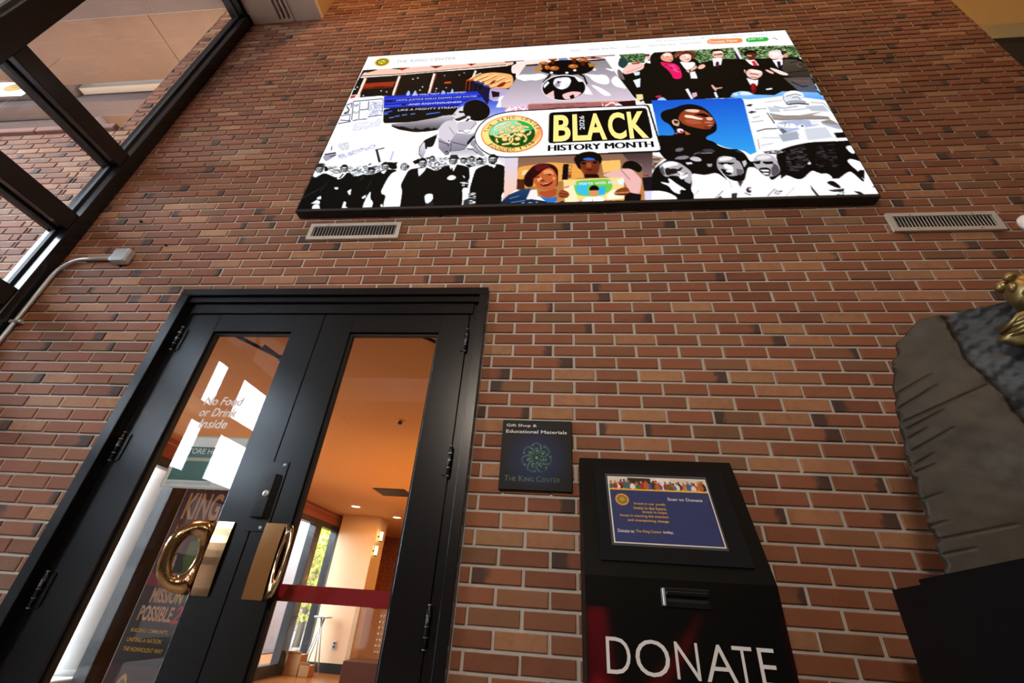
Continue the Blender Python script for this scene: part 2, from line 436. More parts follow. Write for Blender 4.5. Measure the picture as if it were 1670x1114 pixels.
ART = """0 26 15 12 13 130 763 79 776 410 172 396 63 400 12 396 9 267
0 243 201 180 17 200 23 159 218 146 424 129 751 113 754 176 381 190 210 198 20 217
0 239 196 178 37 171 63 145 99 130 135 131 172 145 211 184
0 239 196 178 218 164 245 139 281 123 316 125 346 138 382 177
0 239 196 178 388 167 416 142 452 126 486 128 519 142 553 180
0 239 196 178 558 163 586 138 623 123 657 124 695 139 727 176
0 181 52 28 194 148 239 134 233 151 214 165
0 122 42 18 346 138 387 135 412 138 382 165
0 140 58 24 370 137 411 131 403 151 383 156
0 192 74 36 521 131 589 124 564 150 553 162
0 58 42 20 539 137 554 131 553 159
0 28 42 22 15 137 90 141 65 156 39 167
0 34 48 28 172 142 192 139 202 155 192 154
0 255 242 232 18 214 209 210 206 199 15 202
0 255 242 232 209 210 382 199 380 188 206 199
0 255 242 232 382 199 571 194 570 183 380 188
0 255 242 232 571 194 728 182 727 171 570 183
0 64 19 13 17 202 207 202 206 195 15 195
0 64 19 13 207 202 378 193 377 187 206 195
0 64 19 13 378 193 570 182 569 176 377 187
0 64 19 13 570 182 720 172 720 166 569 176
0 160 58 30 48 270 202 267 198 323 53 326
0 106 36 20 50 310 195 308 198 323 53 326
0 42 12 8 105 315 159 313 158 306 104 308
0 255 228 208 37 215 39 375 51 384 50 224
0 168 69 44 51 219 52 379 56 382 55 222
0 255 228 208 206 214 209 390 220 397 218 222
0 168 69 44 219 218 222 393 225 395 222 220
0 255 228 208 376 211 377 392 388 398 388 217
0 168 69 44 389 214 389 395 392 397 393 216
0 255 224 204 574 205 565 288 574 295 584 213
0 240 216 208 9 370 56 368 59 400 10 402
0 184 58 36 12 377 34 376 32 397 12 399
0 200 200 208 28 301 28 303 28 305 27 306 26 307 25 308 24 307 22 306 21 304 20 303 19 300 19 298 19 297 20 295 21 294 22 294 24 295 25 296 26 297 27 299
0 200 200 208 22 320 22 322 22 324 21 325 20 326 19 326 18 326 17 325 15 323 14 322 14 319 13 317 13 316 14 314 15 313 16 313 18 314 19 315 20 316 21 318
0 200 200 208 153 348 153 350 153 351 152 353 152 354 150 354 149 353 148 352 146 351 146 349 145 347 145 345 145 343 146 342 147 341 148 341 149 341 150 342 152 344 153 346
0 200 200 208 182 360 182 362 182 363 182 365 181 365 179 366 178 365 177 364 176 363 175 361 174 359 174 357 174 355 175 354 176 353 177 353 178 353 180 354 181 356 182 358
0 200 200 208 289 256 289 258 289 259 288 261 287 262 286 262 284 261 283 260 282 259 281 257 280 255 280 253 281 251 281 250 282 249 283 248 285 249 286 250 287 252 288 253
0 200 200 208 311 248 311 250 311 252 310 253 309 254 308 254 307 254 305 253 304 251 303 249 303 247 303 245 303 243 304 242 305 241 306 241 307 241 309 242 310 244 311 246
0 200 200 208 347 333 348 335 347 336 347 338 346 338 344 339 343 338 342 337 341 336 340 334 339 332 339 330 340 328 340 327 341 326 342 326 344 326 345 327 346 329 347 331
0 200 200 208 340 361 340 362 340 364 339 366 338 366 337 367 336 366 334 365 333 364 332 362 332 360 332 358 332 356 333 355 334 354 335 354 336 354 338 355 339 357 340 359
0 200 200 208 416 355 416 356 416 358 415 360 414 360 413 361 412 360 411 359 410 358 409 356 408 354 408 352 409 350 409 349 410 348 412 348 413 348 414 349 415 351 416 353
0 200 200 208 76 382 77 384 76 386 76 387 75 388 74 388 72 388 71 387 70 385 69 384 68 382 68 380 68 378 69 376 70 376 71 375 72 376 74 377 75 378 76 380
2 42 60 200 18 32 160 174 398 437 391 605 396 684 451 677 521 567 535 454 527 194 501
0 58 84 216 181 426 441 423 440 414 179 417
0 58 84 216 441 423 620 426 619 417 440 414
0 26 31 140 185 446 443 443 442 434 183 437
0 26 31 140 443 443 621 445 621 437 442 434
0 47 74 208 188 463 446 460 444 451 186 455
0 47 74 208 445 460 623 462 622 454 444 451
0 74 104 228 193 489 449 485 447 476 191 480
0 74 104 228 449 485 625 487 624 479 447 476
0 36 56 192 196 501 450 497 449 488 194 492
0 36 56 192 450 497 626 499 625 491 449 488
0 20 22 60 196 452 225 452 222 436 193 436
0 20 22 60 273 484 292 484 290 472 271 471
0 14 13 18 195 507 311 498 452 515 527 509 540 579 463 595 346 623 218 623
0 95 134 216 261 576 282 572 280 564 259 568
0 95 134 216 291 570 313 565 311 557 289 562
0 95 134 216 328 565 349 561 348 553 326 557
0 95 134 216 404 569 425 565 423 557 402 561
0 95 134 216 237 586 259 581 257 573 235 578
0 95 134 216 203 555 225 550 222 542 201 546
0 58 95 208 204 542 241 533 238 523 201 532
0 74 120 216 398 572 458 560 457 552 396 564
0 168 196 244 277 405 278 368 282 356 290 369 298 401
0 168 196 244 309 408 310 370 314 358 321 371 329 403
0 168 196 244 441 394 442 376 450 375 459 396
0 180 204 248 484 401 484 370 488 361 495 386 496 405
0 200 80 48 443 315 475 314 472 297 441 298
0 154 154 168 509 243 509 245 508 246 507 248 506 248 505 249 504 248 503 247 502 246 501 244 501 242 501 240 501 239 502 237 503 237 504 236 505 237 506 238 507 239 508 241
0 154 154 168 530 225 530 227 530 228 529 230 528 230 527 231 525 230 524 229 523 228 522 226 522 224 522 222 523 221 523 219 524 219 526 218 527 219 528 220 529 221 530 223
0 154 154 168 461 352 461 354 461 355 460 357 459 357 458 357 457 357 456 356 455 355 454 353 453 351 453 350 454 348 454 347 455 346 457 346 458 346 459 347 460 349 461 350
0 154 154 168 415 376 415 378 415 380 414 381 413 382 412 382 411 381 410 380 409 379 408 377 407 376 407 374 408 372 408 371 409 371 411 370 412 371 413 372 414 373 415 375
0 154 154 168 438 240 438 241 437 243 437 244 436 245 434 245 433 245 432 244 431 242 430 241 430 239 430 237 430 235 431 234 432 233 433 233 434 234 436 234 437 236 437 238
2 48 72 200 184 196 240 523 566 536 510 570 471 630 446 677 486 708 488 699 540 772 545 774 596 685 611 645 630
0 26 28 68 601 395 658 351 664 485 661 519 630 446
0 240 180 120 543 292 571 272 608 242 660 234 720 250 754 269 764 335 746 389 660 376 626 344 601 320 576 298
0 168 88 44 567 293 586 269 584 264 565 288
0 168 88 44 586 269 609 252 607 246 584 264
0 255 224 176 563 285 583 259 580 251 560 277
0 255 224 176 583 260 608 240 606 231 580 251
0 168 88 44 586 314 613 292 611 286 585 309
0 168 88 44 613 292 643 268 642 263 611 286
0 255 224 176 583 306 610 282 607 273 580 298
0 255 224 176 610 282 643 257 640 248 607 273
0 168 88 44 609 329 644 307 643 302 607 324
0 168 88 44 644 307 683 272 681 266 643 302
0 255 224 176 605 321 641 298 639 289 603 313
0 255 224 176 642 298 683 260 680 252 639 289
0 168 88 44 633 354 677 333 676 327 632 348
0 168 88 44 677 333 723 295 722 290 675 327
0 255 224 176 630 346 674 323 672 314 628 337
0 255 224 176 674 323 723 284 721 275 672 315
0 168 88 44 670 375 709 355 707 349 669 370
0 168 88 44 709 355 751 330 749 324 707 349
0 255 224 176 666 368 706 345 704 336 665 359
0 255 224 176 706 345 750 319 748 310 704 337
0 140 48 24 685 369 699 342 724 325 731 338 714 374
0 122 44 24 651 340 669 313 684 305 667 342
0 180 76 44 542 289 577 289 578 305 545 302
0 140 58 40 543 302 548 384 552 385 548 303
0 140 58 40 560 303 564 386 569 387 564 304
0 28 30 80 576 305 580 387 585 388 581 306
0 28 30 80 597 307 601 389 606 390 602 308
0 28 30 80 621 309 624 391 628 392 625 310
0 47 68 148 582 305 605 311 613 327 586 322
0 47 68 148 604 320 627 326 635 342 609 337
0 47 68 148 629 348 652 353 659 369 633 364
0 184 168 208 660 376 747 392 737 443 706 453 705 488 664 479
0 42 20 32 668 401 707 417 706 453 678 456
0 244 224 218 745 181 822 129 1067 112 1179 116 1184 167 811 184 789 260 749 256
0 90 30 18 697 121 825 121 797 144 715 149
0 74 20 16 1078 126 1223 125 1221 146 1074 143
1 106 36 24 232 200 184 40 985 129 1079 122 1176 166 1105 163
2 141 137 142 216 200 216 813 180 1176 173 1280 535 720 540 717 483 761 344
0 90 26 18 812 184 870 179 869 195 813 196
0 74 16 8 1097 173 1176 169 1176 183 1100 185
0 255 255 255 787 268 837 276 885 269 916 292 905 314 866 334 838 324 811 333 793 316 773 306
0 255 255 255 1071 291 1129 312 1168 312 1183 344 1186 382 1170 403 1133 385 1108 353 1102 329
0 255 255 255 1216 324 1192 352 1193 391 1206 421 1255 448
0 255 255 255 1101 394 1125 403 1163 447 1190 493 1157 493 1137 459
0 248 236 240 1080 396 1094 419 1110 479 1074 469
0 255 255 255 1171 256 1212 272 1203 291 1178 269
1 224 160 128 196 176 180 30 843 521 980 525 1280 538 1278 556 844 550
2 176 120 120 168 100 104 836 528 1143 538 1145 576 837 573
0 232 160 192 743 542 836 542 833 576 737 576
0 255 255 255 747 581 764 547 759 539 742 573
0 255 255 255 759 541 753 568 758 573 764 546
0 255 255 255 757 576 789 551 786 540 754 565
0 255 255 255 785 544 782 578 788 581 791 547
0 255 255 255 794 550 829 580 830 572 796 541
0 255 255 255 829 571 811 573 812 583 830 581
0 255 255 255 813 582 831 552 827 545 809 575
0 200 100 100 1147 542 1201 543 1202 570 1148 576
0 255 255 255 1157 577 1180 552 1178 544 1154 569
0 255 255 255 1178 553 1193 554 1193 544 1179 543
0 255 255 255 1191 552 1200 576 1204 571 1195 546
0 56 18 26 1204 543 1280 538 1280 576 1227 575
0 21 13 10 876 211 928 166 985 155 1089 174 1126 219 1116 267 1084 296 983 302 912 272 881 252
0 168 96 44 916 182 915 187 912 192 907 196 901 198 894 198 887 196 881 193 876 188 873 183 872 177 873 172 876 167 881 163 887 161 894 161 901 162 907 166 912 170 915 176
0 216 154 88 902 174 901 176 900 178 897 179 894 180 891 180 887 179 884 178 882 176 880 174 879 172 880 170 881 168 884 167 887 166 891 166 894 167 897 168 900 170 901 172
0 90 42 16 886 187 904 189 902 230 885 224
0 168 96 44 957 144 956 149 953 154 949 158 943 160 936 160 930 159 924 155 919 151 916 145 915 139 916 134 919 129 924 125 930 123 936 123 943 124 949 127 953 132 956 138
0 216 154 88 944 136 943 138 942 140 939 141 936 142 933 142 930 141 927 140 925 138 923 136 922 134 923 132 924 130 927 129 930 128 933 128 936 129 939 130 942 132 943 134
0 90 42 16 928 149 946 151 944 193 927 187
0 168 96 44 1058 146 1056 151 1053 156 1048 160 1042 162 1035 162 1028 160 1022 157 1017 152 1014 147 1013 141 1015 135 1018 130 1023 127 1029 125 1036 124 1043 126 1049 129 1054 134 1057 140
0 216 154 88 1044 138 1043 140 1041 142 1039 143 1036 144 1032 144 1029 143 1026 142 1023 140 1022 138 1021 136 1022 134 1024 132 1026 131 1029 130 1033 130 1036 131 1039 132 1042 134 1043 136
0 90 42 16 1027 151 1045 153 1042 194 1026 189
0 168 96 44 1099 175 1098 181 1094 186 1089 189 1082 191 1074 191 1067 189 1060 186 1054 181 1051 176 1050 170 1051 165 1055 160 1061 156 1068 154 1075 154 1083 156 1090 159 1095 164 1098 169
0 216 154 88 1084 168 1083 170 1082 172 1079 173 1075 173 1072 173 1068 173 1064 171 1062 169 1060 167 1059 165 1060 163 1062 162 1065 160 1068 160 1072 160 1076 161 1079 162 1082 164 1084 166
0 90 42 16 1066 180 1084 182 1081 223 1064 217
0 127 140 192 1005 151 1004 157 1001 162 996 165 990 167 983 168 977 166 971 163 967 158 964 153 963 147 964 141 967 136 972 132 977 130 984 130 990 132 996 135 1001 140 1004 145
0 20 16 24 967 157 1001 161 996 231 968 228
0 184 106 48 966 232 965 238 962 243 957 247 951 249 944 250 937 248 931 245 926 240 923 234 922 228 923 222 926 217 931 213 937 211 944 210 951 212 957 215 962 220 965 226
0 224 168 104 947 224 947 226 946 227 944 229 941 229 939 229 936 229 933 228 931 226 930 224 930 222 930 220 931 218 933 217 936 216 939 216 941 217 944 218 946 220 947 222
0 184 106 48 1052 224 1051 230 1048 235 1043 239 1036 241 1029 242 1022 240 1016 237 1011 232 1008 226 1007 220 1008 214 1011 209 1016 205 1023 203 1030 202 1037 204 1043 207 1048 212 1051 218
0 224 168 104 1033 216 1033 218 1031 220 1029 221 1027 222 1024 222 1021 221 1019 220 1017 218 1015 216 1015 214 1015 212 1017 210 1019 209 1021 208 1024 208 1027 209 1030 210 1032 212 1033 214
0 184 106 48 924 220 924 226 922 231 919 235 916 238 912 238 909 237 905 234 903 229 901 224 900 217 901 211 902 206 905 202 908 199 912 199 916 200 919 203 922 208 924 214
0 224 168 104 911 212 911 214 910 216 909 217 908 218 907 218 905 218 904 217 903 215 902 213 902 211 902 209 903 207 904 206 905 205 907 205 908 205 909 206 910 208 911 210
0 192 138 60 848 221 884 208 892 233 865 255
0 180 128 58 1096 200 1135 208 1125 236 1102 237
0 255 255 255 1131 265 1131 267 1129 270 1128 272 1126 273 1124 273 1121 273 1120 271 1118 269 1117 266 1117 263 1118 260 1119 258 1120 256 1122 254 1125 254 1127 255 1129 256 1130 259 1131 262
0 255 255 255 1043 260 1043 263 1042 266 1040 268 1038 269 1036 269 1034 268 1032 267 1031 264 1030 262 1029 259 1030 256 1031 253 1033 251 1035 250 1037 250 1039 250 1041 252 1042 254 1043 257
0 255 255 255 1008 279 1007 282 1006 284 1005 286 1003 288 1001 288 998 287 997 286 995 283 994 281 994 278 994 275 995 272 997 270 999 269 1001 269 1003 269 1005 271 1007 273 1008 276
0 255 255 255 939 270 939 273 938 276 936 278 934 279 932 279 930 278 928 277 926 274 925 272 925 269 925 266 926 263 928 261 930 260 932 260 934 260 936 262 938 264 939 267
0 21 13 10 924 275 916 298 925 310 932 287
0 21 13 10 917 297 893 350 901 363 924 311
0 21 13 10 1051 300 1073 325 1077 312 1055 286
0 21 13 10 1072 321 1084 391 1091 386 1079 316
0 255 255 255 1084 415 1078 448 1064 476 1042 498 1015 511 986 514 956 506 930 489 908 464 894 432 889 398 893 363 907 333 930 309 958 295 989 292 1020 301 1047 320 1068 347 1081 380
0 12 10 9 1080 416 1075 447 1061 474 1040 495 1014 507 986 509 957 502 932 486 911 462 898 432 893 399 897 367 911 338 932 316 959 303 989 300 1018 308 1045 326 1065 352 1077 383
0 232 228 234 944 330 959 319 1010 316 1021 352 1008 404 981 424 959 411 940 376
0 255 255 255 1019 352 1017 360 1014 367 1010 373 1004 376 997 377 991 375 985 371 980 364 977 357 976 348 978 340 981 333 986 327 991 324 998 323 1005 325 1010 329 1015 336 1018 344
0 255 255 255 993 395 992 402 990 407 987 412 982 414 978 415 973 414 969 410 965 405 963 399 963 393 963 386 966 381 969 376 973 374 978 373 983 374 987 378 990 383 992 389
0 176 160 176 972 382 971 388 969 393 966 396 963 399 959 399 955 398 951 395 948 391 946 386 946 380 947 374 948 369 951 366 955 363 959 363 963 364 967 367 970 371 971 377
0 42 32 36 959 347 978 356 959 370
0 240 240 244 898 379 917 343 924 359 902 402
0 240 238 244 1033 315 1059 333 1074 365 1051 363
0 240 196 196 911 459 943 425 948 498 921 478
0 240 196 196 977 461 1026 439 1067 454 1039 495 991 508
0 24 12 12 1010 478 1029 465 1032 494 1017 503
0 12 10 9 1221 325 1239 309 1342 247 1379 171 1500 134 1617 127 1972 185 2104 324 2101 493 2120 576 1776 563 1573 552 1388 568 1317 572 1279 523
1 31 58 28 168 200 144 22 1236 124 1325 121 1361 150 1344 229 1287 218 1269 222 1249 177
1 31 58 28 184 212 160 22 1479 138 1618 124 1653 122 1992 150 2006 183 1997 236 2024 257 1764 248 1698 235 1626 246 1579 259 1563 215 1568 166
0 44 74 74 1242 163 1267 178 1278 223 1250 274 1227 236
0 122 106 106 1225 266 1241 291 1251 373 1235 361 1221 319
0 244 200 192 1241 291 1267 246 1287 218 1319 218 1345 242 1336 283 1296 308 1252 325
0 216 120 104 1260 307 1296 287 1295 283 1259 303
0 216 120 104 1296 287 1335 261 1335 257 1295 283
0 176 58 52 1289 224 1324 221 1323 235 1291 236
0 216 232 244 1290 308 1319 305 1314 333 1296 338
0 224 236 248 1284 376 1316 362 1308 434 1295 439
0 240 192 176 1352 168 1374 164 1372 208 1356 194
0 244 244 248 1351 212 1372 211 1370 238 1355 231
0 88 72 60 1352 149 1373 149 1376 168 1353 172
0 12 10 9 1369 208 1380 159 1407 127 1440 121 1471 137 1478 169 1473 230 1455 253 1387 252
0 232 168 144 1418 182 1440 146 1467 146 1474 175 1474 206 1463 235 1441 230 1421 213
0 251 228 216 1433 161 1457 148 1471 175 1456 186 1433 180
0 122 58 44 1420 216 1441 230 1463 235 1457 241 1430 232
0 106 42 32 1444 183 1455 186 1456 182 1445 179
0 176 65 60 1454 220 1467 222 1467 216 1455 215
0 232 32 108 1416 225 1435 239 1473 249 1489 280 1491 344 1486 384 1452 386 1449 346 1438 304 1413 249
1 240 72 144 176 16 72 40 1427 250 1471 260 1486 315 1473 331 1439 293
0 251 138 184 1460 303 1481 328 1483 324 1461 299
0 140 12 60 1432 259 1462 303 1464 299 1433 254
0 224 32 106 1362 514 1386 508 1386 521 1367 527
0 168 200 236 1365 540 1389 521 1402 538 1411 577 1371 582
1 90 44 28 160 96 64 30 1477 175 1499 140 1535 131 1568 147 1571 185 1556 227 1552 177 1525 162 1499 184 1484 207
0 244 200 184 1497 202 1512 173 1539 166 1554 183 1547 226 1527 248 1504 231
0 251 232 224 1516 186 1540 176 1546 195 1525 205
0 176 58 52 1525 223 1541 222 1541 216 1526 218
0 90 42 34 1520 196 1528 198 1529 194 1521 192
0 248 244 236 1494 232 1530 248 1558 245 1559 275 1532 308 1514 318
0 244 240 240 1525 336 1548 327 1550 389 1523 387
0 240 184 160 1532 308 1562 275 1561 299 1531 331
0 240 192 176 1562 311 1569 282 1594 267 1599 291 1581 312
0 240 176 160 1511 317 1528 316 1521 341
0 26 15 12 1638 155 1673 137 1698 155 1692 192 1686 160 1649 162 1641 193
0 232 184 164 1646 162 1692 158 1690 198 1677 227 1646 224 1642 199
0 251 224 212 1651 163 1686 160 1686 179 1652 178
0 58 26 20 1648 198 1685 196 1687 187 1649 189
0 244 244 250 1637 223 1679 227 1663 285 1631 294
0 90 20 56 1647 254 1660 255 1653 296 1645 310 1639 289
0 232 176 160 1594 446 1604 449 1607 476 1638 468 1633 479 1611 482 1605 503 1597 475
0 232 238 248 1596 507 1605 505 1607 549 1597 549
0 232 236 250 1488 474 1500 464 1509 547 1500 551
0 224 176 192 1510 505 1529 499 1528 527 1510 542
0 240 216 160 1287 492 1314 494 1313 531 1285 549
0 232 224 232 1288 565 1312 541 1317 567
0 42 36 80 1737 175 1749 173 1748 244 1736 246
0 244 228 228 1740 140 1757 135 1757 245 1749 244
0 20 12 10 1771 192 1804 168 1828 185 1825 225 1819 197 1789 194 1773 226
0 106 48 32 1774 220 1789 194 1825 198 1821 231 1805 250 1788 255
0 232 192 176 1783 222 1800 227 1803 218 1785 213
0 244 236 232 1766 242 1787 261 1807 253 1814 303 1812 312 1783 306
0 216 56 72 1791 271 1804 266 1810 309 1792 310
0 240 216 212 1873 203 1894 181 1925 181 1939 210 1923 262 1892 278 1869 250
0 200 196 204 1880 190 1910 180 1933 186 1901 192
0 251 238 234 1879 204 1911 200 1923 229 1888 245
0 58 42 36 1929 189 1950 204 1933 236 1925 229
0 224 160 136 1933 223 1950 218 1941 250 1928 256
0 176 80 74 1880 267 1901 266 1903 260 1881 261
0 248 244 244 1876 270 1919 268 1908 312 1883 342
0 44 24 56 1892 282 1905 286 1898 330 1883 342
2 90 80 72 58 52 46 1925 269 1971 277 1992 308 1997 378 1988 420 1937 427 1907 412 1896 349
0 34 28 24 1940 306 1977 290 1977 284 1941 300
0 34 28 24 1970 328 2001 312 2001 306 1970 322
0 34 28 24 1967 359 2001 344 2002 338 1968 353
0 34 28 24 1913 386 1995 375 1997 368 1915 379
0 130 118 108 1963 313 1971 352 1973 349 1966 310
2 94 86 78 90 100 128 1884 422 1989 426 1984 548 1937 555 1915 525
0 160 90 80 1914 451 1976 463 1978 458 1915 447
0 44 36 32 1906 458 1937 502 1940 495 1909 451
0 44 36 32 1938 502 1959 498 1960 490 1939 494
0 244 220 212 1850 332 1866 340 1910 388 1908 406 1881 398 1854 352
0 240 192 180 1831 343 1845 354 1860 377 1851 389 1831 362
0 28 18 14 1757 317 1782 313 1803 324 1821 355 1806 341 1771 334 1752 354
0 240 196 184 1752 354 1772 331 1815 354 1814 379 1801 403 1773 424 1755 411 1747 379
0 251 232 226 1771 337 1811 357 1807 375 1771 363
0 160 68 64 1756 404 1784 413 1785 408 1758 399
0 58 28 24 1763 374 1795 389 1796 384 1764 368
0 232 184 168 1747 335 1753 342 1747 366 1744 360
0 248 244 248 1742 403 1754 417 1774 431 1787 420 1772 478 1747 476
0 122 12 24 1751 452 1769 454 1767 489 1749 534 1740 533 1742 487
0 170 26 40 1754 459 1765 460 1753 500 1746 499
0 244 240 244 1799 501 1824 495 1822 507 1798 510
2 156 200 244 76 156 236 1666 522 1700 507 1730 515 1747 540 1821 551 1855 526 1888 529 1984 548 1994 588 1997 626 1701 570 1652 549
0 220 232 248 1695 518 1714 508 1736 527 1741 542 1693 541
0 207 224 248 1668 522 1684 514 1685 540 1667 542
0 168 220 224 1992 406 1993 443 2002 435 2000 398
0 168 220 224 1988 484 1990 524 1998 516 1996 476
0 168 220 224 1985 525 1995 560 2002 550 1993 515
0 232 248 248 1988 255 1997 269 1993 279 1986 268
2 30 94 208 63 164 234 1344 545 1407 550 1491 551 1691 560 1697 578 1673 926 1649 941 1632 916 1572 891 1548 869 1346 800
0 12 10 9 1339 795 1399 803 1410 781 1393 721 1375 705 1366 671 1370 642 1387 624 1425 612 1459 590 1494 585 1529 605 1549 636 1560 676 1565 704 1568 737 1562 778 1546 799 1519 815 1511 836 1539 851 1548 877 1571 896 1604 906 1629 932 1634 973 1355 958 1334 899
0 154 74 44 1430 690 1446 648 1464 630 1501 623 1532 635 1552 665 1555 689 1564 709 1563 732 1542 763 1522 771 1480 754 1444 729 1438 705
0 240 200 184 1459 629 1490 624 1524 634 1511 653 1477 645
0 244 224 212 1459 663 1488 670 1506 686 1529 697 1513 705 1480 689 1456 682
0 24 12 10 1489 668 1516 656 1535 659 1556 685 1531 688 1513 672
0 232 184 164 1535 688 1556 687 1563 699 1551 713 1537 707
0 176 96 64 1449 696 1489 699 1518 720 1513 733 1464 730
0 200 128 104 1523 720 1541 717 1560 732 1548 733 1528 730
0 216 154 132 1532 739 1559 741 1553 745 1538 747
0 28 12 8 1528 730 1564 737 1561 743 1532 737
0 122 58 36 1521 743 1542 763 1538 772 1520 764
0 208 160 144 1406 698 1420 689 1433 700 1433 723 1424 746 1414 731 1405 721
0 42 20 16 1413 701 1428 704 1428 718 1415 722
0 240 208 196 1408 704 1408 727 1411 726 1410 702
0 240 208 196 1409 729 1420 739 1422 734 1410 724
0 232 228 234 1415 759 1435 756 1443 775 1436 788 1419 787
0 232 48 72 1429 769 1442 779 1438 788 1424 782
0 240 106 144 1407 786 1417 782 1413 795
0 200 120 80 1443 770 1464 798 1446 802
0 112 112 124 1394 894 1405 882 1429 883 1419 904 1395 907
0 76 70 78 1486 899 1520 893 1535 910 1524 922 1493 912
0 80 72 78 1451 928 1479 913 1479 910 1451 925
0 80 72 78 1479 913 1524 924 1524 920 1479 910
0 240 241 245 1697 575 1814 566 1850 558 1926 580 1999 607 1998 707 2000 821 2000 875 1959 876 1835 882 1770 914 1687 927 1680 891
0 220 224 236 1927 569 1921 582 1913 593 1902 601 1890 606 1877 607 1866 604 1857 598 1850 588 1848 576 1849 563 1854 550 1863 539 1874 530 1886 525 1899 524 1910 527 1920 534 1926 544 1928 556
0 244 246 250 1854 553 1876 528 1904 524 1922 548 1921 579 1896 556 1857 564
0 90 90 100 1859 566 1897 553 1897 548 1860 561
0 90 90 100 1896 553 1917 566 1919 561 1898 548
0 112 112 124 1879 579 1901 575 1902 570 1880 574
0 112 112 124 1901 574 1905 596 1908 592 1903 571
0 168 168 180 1852 616 1853 600 1886 595 1921 600 1925 624 1891 616 1864 619
0 42 32 36 1849 610 1850 626 1854 621 1853 606
0 42 32 36 1851 628 1889 624 1890 616 1853 620
0 42 32 36 1888 624 1927 633 1930 625 1891 616
0 112 112 124 1850 563 1844 583 1846 584 1853 564
0 112 112 124 1844 586 1849 612 1852 609 1846 582
0 44 44 48 1696 619 1714 608 1726 611 1715 626
0 72 72 80 1696 668 1711 656 1730 665 1707 676
0 140 140 148 1706 708 1733 700 1734 696 1706 704
0 154 154 160 1774 601 1839 593 1840 590 1774 598
2 184 172 168 140 128 120 1773 681 1818 699 1873 703 1962 685 1918 706 1974 720 1973 739 1944 737 1885 733 1810 733 1776 726
0 176 188 216 1808 738 1875 732 1903 739 1931 774 1871 785 1854 793 1793 821 1781 788 1780 750
0 244 244 250 1781 745 1798 761 1820 753 1846 757 1846 788 1811 785 1784 774
0 248 248 252 1847 774 1868 761 1879 776 1863 798 1844 785
0 28 28 32 1872 775 1871 777 1870 778 1869 779 1867 779 1865 779 1864 779 1862 778 1861 777 1861 776 1861 775 1862 773 1863 772 1864 771 1866 770 1868 770 1869 771 1871 771 1871 772 1872 774
0 120 128 140 1816 742 1803 775 1805 776 1818 744
0 120 128 140 1826 753 1817 781 1818 781 1828 754
0 228 232 244 1902 744 1933 741 1927 769 1902 770
0 168 176 196 1938 751 1978 740 1996 779 1993 811 1937 770
0 152 140 132 1935 751 1973 739 1996 779 1951 766
0 60 44 40 1763 677 1773 752 1777 748 1766 674
0 60 52 47 1701 800 1731 788 1732 782 1701 794
0 60 52 47 1731 788 1781 786 1783 781 1732 782
0 112 112 124 1781 788 1788 821 1806 808 1794 784
0 168 168 172 1709 841 1779 846 1780 843 1710 838
0 152 168 208 1790 853 1821 837 1821 832 1790 849
0 152 168 208 1821 837 1845 829 1846 825 1821 832
0 156 156 160 1696 889 1740 878 1740 875 1696 886
0 128 88 80 1693 848 1686 910 1688 909 1695 847
0 24 20 18 1960 827 2004 824 2005 859 1962 859
0 24 20 18 1958 879 1999 877 2003 910 1970 912
0 12 10 9 1288 1062 1312 997 1360 949 1428 922 1532 923 1576 899 1614 906 1632 933 1640 988 1663 968 1632 1191 1362 1185 1260 1189 1267 1124
1 184 156 140 76 60 52 60 1289 914 1325 929 1351 944 1316 985 1305 1014 1282 983
0 200 74 32 1284 962 1296 992 1293 1042 1275 1049
0 180 176 182 1325 990 1343 969 1366 960 1395 968 1417 998 1434 1028 1432 1060 1421 1100 1405 1083 1384 1058 1362 1049 1344 1056 1330 1035
0 42 36 34 1342 1015 1354 995 1360 1008 1377 1005 1391 1014 1407 998 1400 1018 1383 1034 1360 1041 1347 1048
0 20 16 16 1353 1045 1385 1050 1406 1071 1399 1091 1376 1082 1353 1061
0 232 228 234 1385 1017 1407 1035 1419 1052 1397 1067 1384 1046
0 20 16 16 1400 1053 1419 1038 1418 1033 1399 1049
0 20 16 16 1386 1020 1405 1004 1404 999 1385 1015
0 140 136 144 1384 954 1394 937 1427 930 1441 940 1423 956 1397 953
0 200 196 204 1434 952 1451 938 1474 946 1480 968 1455 971
0 232 228 236 1421 973 1441 972 1444 983 1424 986
0 168 160 168 1492 985 1511 986 1506 1002 1493 1004
0 176 168 176 1451 937 1464 920 1463 918 1451 935
0 176 168 176 1463 921 1522 924 1522 921 1464 918
0 240 238 244 1323 1078 1353 1093 1348 1063 1355 1061 1375 1094 1399 1122 1402 1130 1380 1125 1380 1152 1365 1144 1353 1128 1347 1104 1322 1086
0 246 244 250 1268 1132 1302 1126 1336 1135 1363 1159 1366 1174 1360 1185 1260 1185
0 246 244 250 1431 1036 1458 1045 1478 1050 1516 1036 1535 1065 1549 1089 1547 1143 1536 1188 1417 1187 1424 1154 1416 1130 1428 1084
0 168 164 176 1427 1155 1444 1133 1443 1130 1426 1153
0 140 136 148 1481 1187 1522 1140 1520 1136 1480 1184
0 196 192 204 1425 1108 1439 1077 1438 1076 1424 1107
0 90 84 92 1494 1175 1507 1164 1519 1187 1485 1188
0 170 166 172 1526 983 1535 949 1563 940 1595 950 1594 969 1606 978 1609 1020 1606 1048 1578 1059 1554 1062 1531 1032 1523 1012
0 20 16 16 1528 983 1551 980 1588 986 1571 997 1543 996
0 251 250 252 1546 992 1559 988 1577 1006 1575 1026 1548 1017
0 20 16 16 1533 1012 1552 1025 1570 1042 1555 1058 1537 1041
0 244 242 246 1554 1025 1576 1022 1570 1042 1554 1038
0 112 104 108 1586 1019 1608 1028 1597 1056 1581 1055
